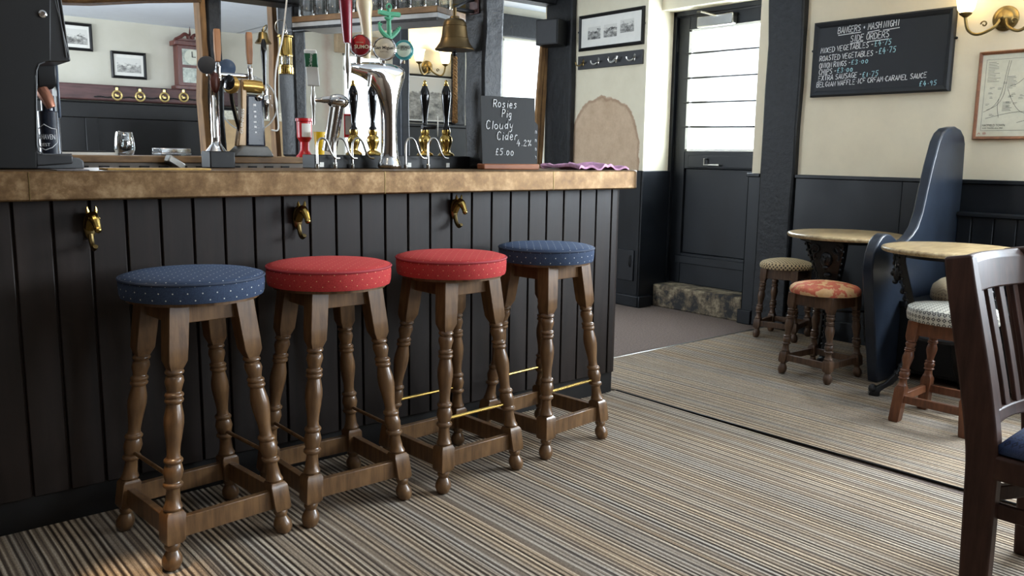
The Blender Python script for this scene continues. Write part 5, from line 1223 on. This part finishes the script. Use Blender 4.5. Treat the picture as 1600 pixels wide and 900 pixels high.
for m, m2 in zip(edge, edge[1:] + edge[:1]): b.bm.faces.new((top[m], bot[m], bot[m2], top[m2]))
tag(b.build('bar_towel', pinkcl, None, smooth=80), 'crumpled pink bar towel on the right end of the copper bar top', 'towel')

# ------------------------------------------------------------------ far room
YW = 7.4
def far_pic(u0, v0, u1, v1, label, seed, fw=.022, big=False):
    a, c = P(u0, v0, YW), P(u1, v1, YW); w_, h_ = abs(c.x - a.x), abs(a.z - c.z); cx, z0 = (a.x + c.x) / 2, min(a.z, c.z)
    f = thing('framed_picture', label, 'picture', (cx, YW, z0), 0, 'framed prints in the far room')
    mitred(f, w_, h_, fw, -.016, -.022, black)
    MB().box(-w_ / 2 + .01, w_ / 2 - .01, -.010, -.001, .01, h_ - .01).build('mount', paper, f)
    if big: o = MB().box(-w_ / 2 + .03, w_ / 2 - .03, -.0005, .0005, -h_ / 2 + .03, h_ / 2 - .03).build('print', photo('large landscape', 4.1, (70, 68, 66), (180, 176, 168), (3, 1, 5), .06, (190, 186, 178)), f); o.location = (0, -.0105, h_ / 2)
    else: o = MB().box(-w_ * .34, w_ * .34, -.0005, .0005, -h_ * .27, h_ * .27).build('print', photo('print %s' % seed, seed, (70, 68, 66), (190, 188, 180), (9, 1, 16), .0, (206, 204, 196)), f); o.location = (0, -.0105, h_ * .5)
far_pic(92, 33, 145, 81, 'black framed print hanging just right of the till screen', 2.2)
far_pic(172, 79, 229, 125, 'black framed print hanging between the till and the clock', 3.3)
far_pic(632, 114, 708, 194, 'large black and white landscape picture below the glowing far lamp', 5.0, .02, True)
# mantel beam with horse brasses
a, c = P(60, 133, 7.25), P(330, 167, 7.25)
zb0, zb1 = 1.545, 1.655
bm_ = MB().box(0.6, 2.93, 7.24, 7.40, 1.535, 1.655); o = bm_.build('trim_26', purplewood, None, .012); o['kind'] = 'structure'
def horse_brass(u, v, lab):
    p = P(u, v, 7.235)
    t = thing('horse_brass', lab, 'horse brass', (p.x, 7.238, p.z), 0, 'horse brasses on the far beam')
    A = AX((0, -1, 0)); m = plain('pale brass', (226, 200, 132), .3, .75, var=.08)
    b = MB().tube([(.034 * math.cos(x * PI / 14), -.004, .034 * math.sin(x * PI / 14)) for x in range(28)], .0075, 8, True); b.build('ring', m, t)
    MB().ell((0, -.004, -.004), (.016, .004, .012), 12, 8).ell((-.012, -.004, .006), (.008, .004, .010), 10, 7).build('horse_figure', m, t)
    MB().box(-.010, .010, -.006, 0.002, .036, .062).build('hanger', m, t, .002)
    MB().box(-.022, .022, -.003, .002, .058, .07).build('strap', black, t)
horse_brass(183, 149, 'leftmost horse brass on the far beam'); horse_brass(219, 151, 'second horse brass from the left on the far beam'); horse_brass(257, 152, 'horse brass on the beam just left of the clock'); horse_brass(287, 152, 'horse brass on the beam right under the clock')
b = MB(); rnd = random.Random(4)
for i in range(46):
    f = i / 45; p = P(150 + 165 * f, 151 + 5 * f, 7.235); b.ell((p.x, 7.236, p.z + .003 * math.sin(i)), (.016, .006, .006), 8, 6)
tag(b.build('leather_strap', black), 'thin dark strap strung along the far beam between the brasses', 'strap')
# wall clock
a, c = P(266, 70, YW), P(312, 143, YW); cw = c.x - a.x; chh = a.z - c.z; dpt = .11
t = thing('wall_clock', 'mahogany wall clock with scrolled top on the far beam', 'clock', ((a.x + c.x) / 2 + .02, YW - .001, 1.6555))
z1 = chh - .0
MB().box(-cw / 2, cw / 2, -dpt, 0, .03, z1).build('case', clockwood, t, .003)
MB().box(-cw / 2 - .03, cw / 2 + .03, -dpt - .02, 0, 0, .035).build('base_moulding', clockwood, t, .006)
MB().box(-cw / 2 - .03, cw / 2 + .03, -dpt - .02, 0, z1 - .01, z1 + .03).build('cornice', clockwood, t, .006)
b = MB()
for s_ in (-1, 1): b.tube(spline([(s_ * cw * .55, -dpt + .01, z1 + .035), (s_ * cw * .35, -dpt + .01, z1 + .06), (s_ * cw * .2, -dpt + .01, z1 + .085), (s_ * cw * .08, -dpt + .01, z1 + .07), (s_ * cw * .10, -dpt + .01, z1 + .05)], 5), .014, 8)
b.box(-cw * .5, cw * .5, -dpt, -.02, z1 + .025, z1 + .048); b.build('scroll_pediment', clockwood, t)
MB().lathe([(.012, z1 + .04), (.014, z1 + .06), (.006, z1 + .075), (.010, z1 + .09), (.001, z1 + .15)], (0, -dpt + .02, 0), 14).build('finial', clockwood, t)
xg = cw / 2 - .035
zm = .03 + (z1 - .03) * .48
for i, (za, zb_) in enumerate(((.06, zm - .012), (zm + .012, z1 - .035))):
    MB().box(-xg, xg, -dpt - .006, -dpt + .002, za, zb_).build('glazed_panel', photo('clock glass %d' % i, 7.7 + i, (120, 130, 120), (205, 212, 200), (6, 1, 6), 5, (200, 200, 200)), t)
MB().lathe([(.062, 0), (.062, .004)], (0, -dpt - .006, (zm + z1) / 2 - .01), 28, AX((0, -1, 0))).build('dial', plain('pale dial', (206, 208, 190), .4), t)
MB().box(-.003, .003, -dpt - .013, -dpt - .0105, (zm + z1) / 2 - .01, (zm + z1) / 2 + .035).box(-.0025, .03, -dpt - .013, -dpt - .0105, (zm + z1) / 2 - .013, (zm + z1) / 2 - .008).build('hands', black, t)
# upholstered chair seen beyond the rear counter
p = P(388, 215, 6.2)
t = thing('wing_armchair', 'tan upholstered armchair in the far room behind the stout font', 'armchair', (p.x, 6.2, 0), R(0))
w_ = .66
zt_ = P(388, 176, 6.2).z
MB().box(-w_ / 2, w_ / 2, -.06, .10, .30, zt_).build('backrest', tanlea, t, .05, seg=4)
MB().box(-w_ / 2, w_ / 2, .10, .60, .14, .46).build('seat', tanlea, t, .04, seg=3)
for s_ in (-1, 1): MB().box(s_ * w_ / 2 - .06, s_ * w_ / 2 + .06, -.02, .58, .14, .66).build('armrest', tanlea, t, .04, seg=3)
for sx in (-1, 1):
    for y in (.0, .54): MB().box(sx * .28 - .025, sx * .28 + .025, y - .025, y + .025, 0, .15).build('leg', chairwood, t, .004)
MB().box(-w_ / 2 + .02, w_ / 2 - .02, -.066, .106, zt_ - .06, zt_ + .006).build('lace_cover', plain('cream lace', (226, 218, 196), .9, var=.25, scale=60), t, .006)
# loudspeaker box up on the corner post
p = PX(866, 48, 4.83)
t = thing('wall_speaker', 'black loudspeaker box high on the corner post behind the bar', 'loudspeaker', (4.74, 5.24, 2.03), R(-70))
MB().box(-.10, .10, -.09, .09, 0, .20).build('cabinet', black, t, .006); MB().box(-.09, .09, -.096, -.088, .01, .19).build('grille', plain('grey black grille', (34, 34, 36), .6), t, .003)
MB().box(-.02, .02, .09, .14, .07, .13).build('bracket', black, t)
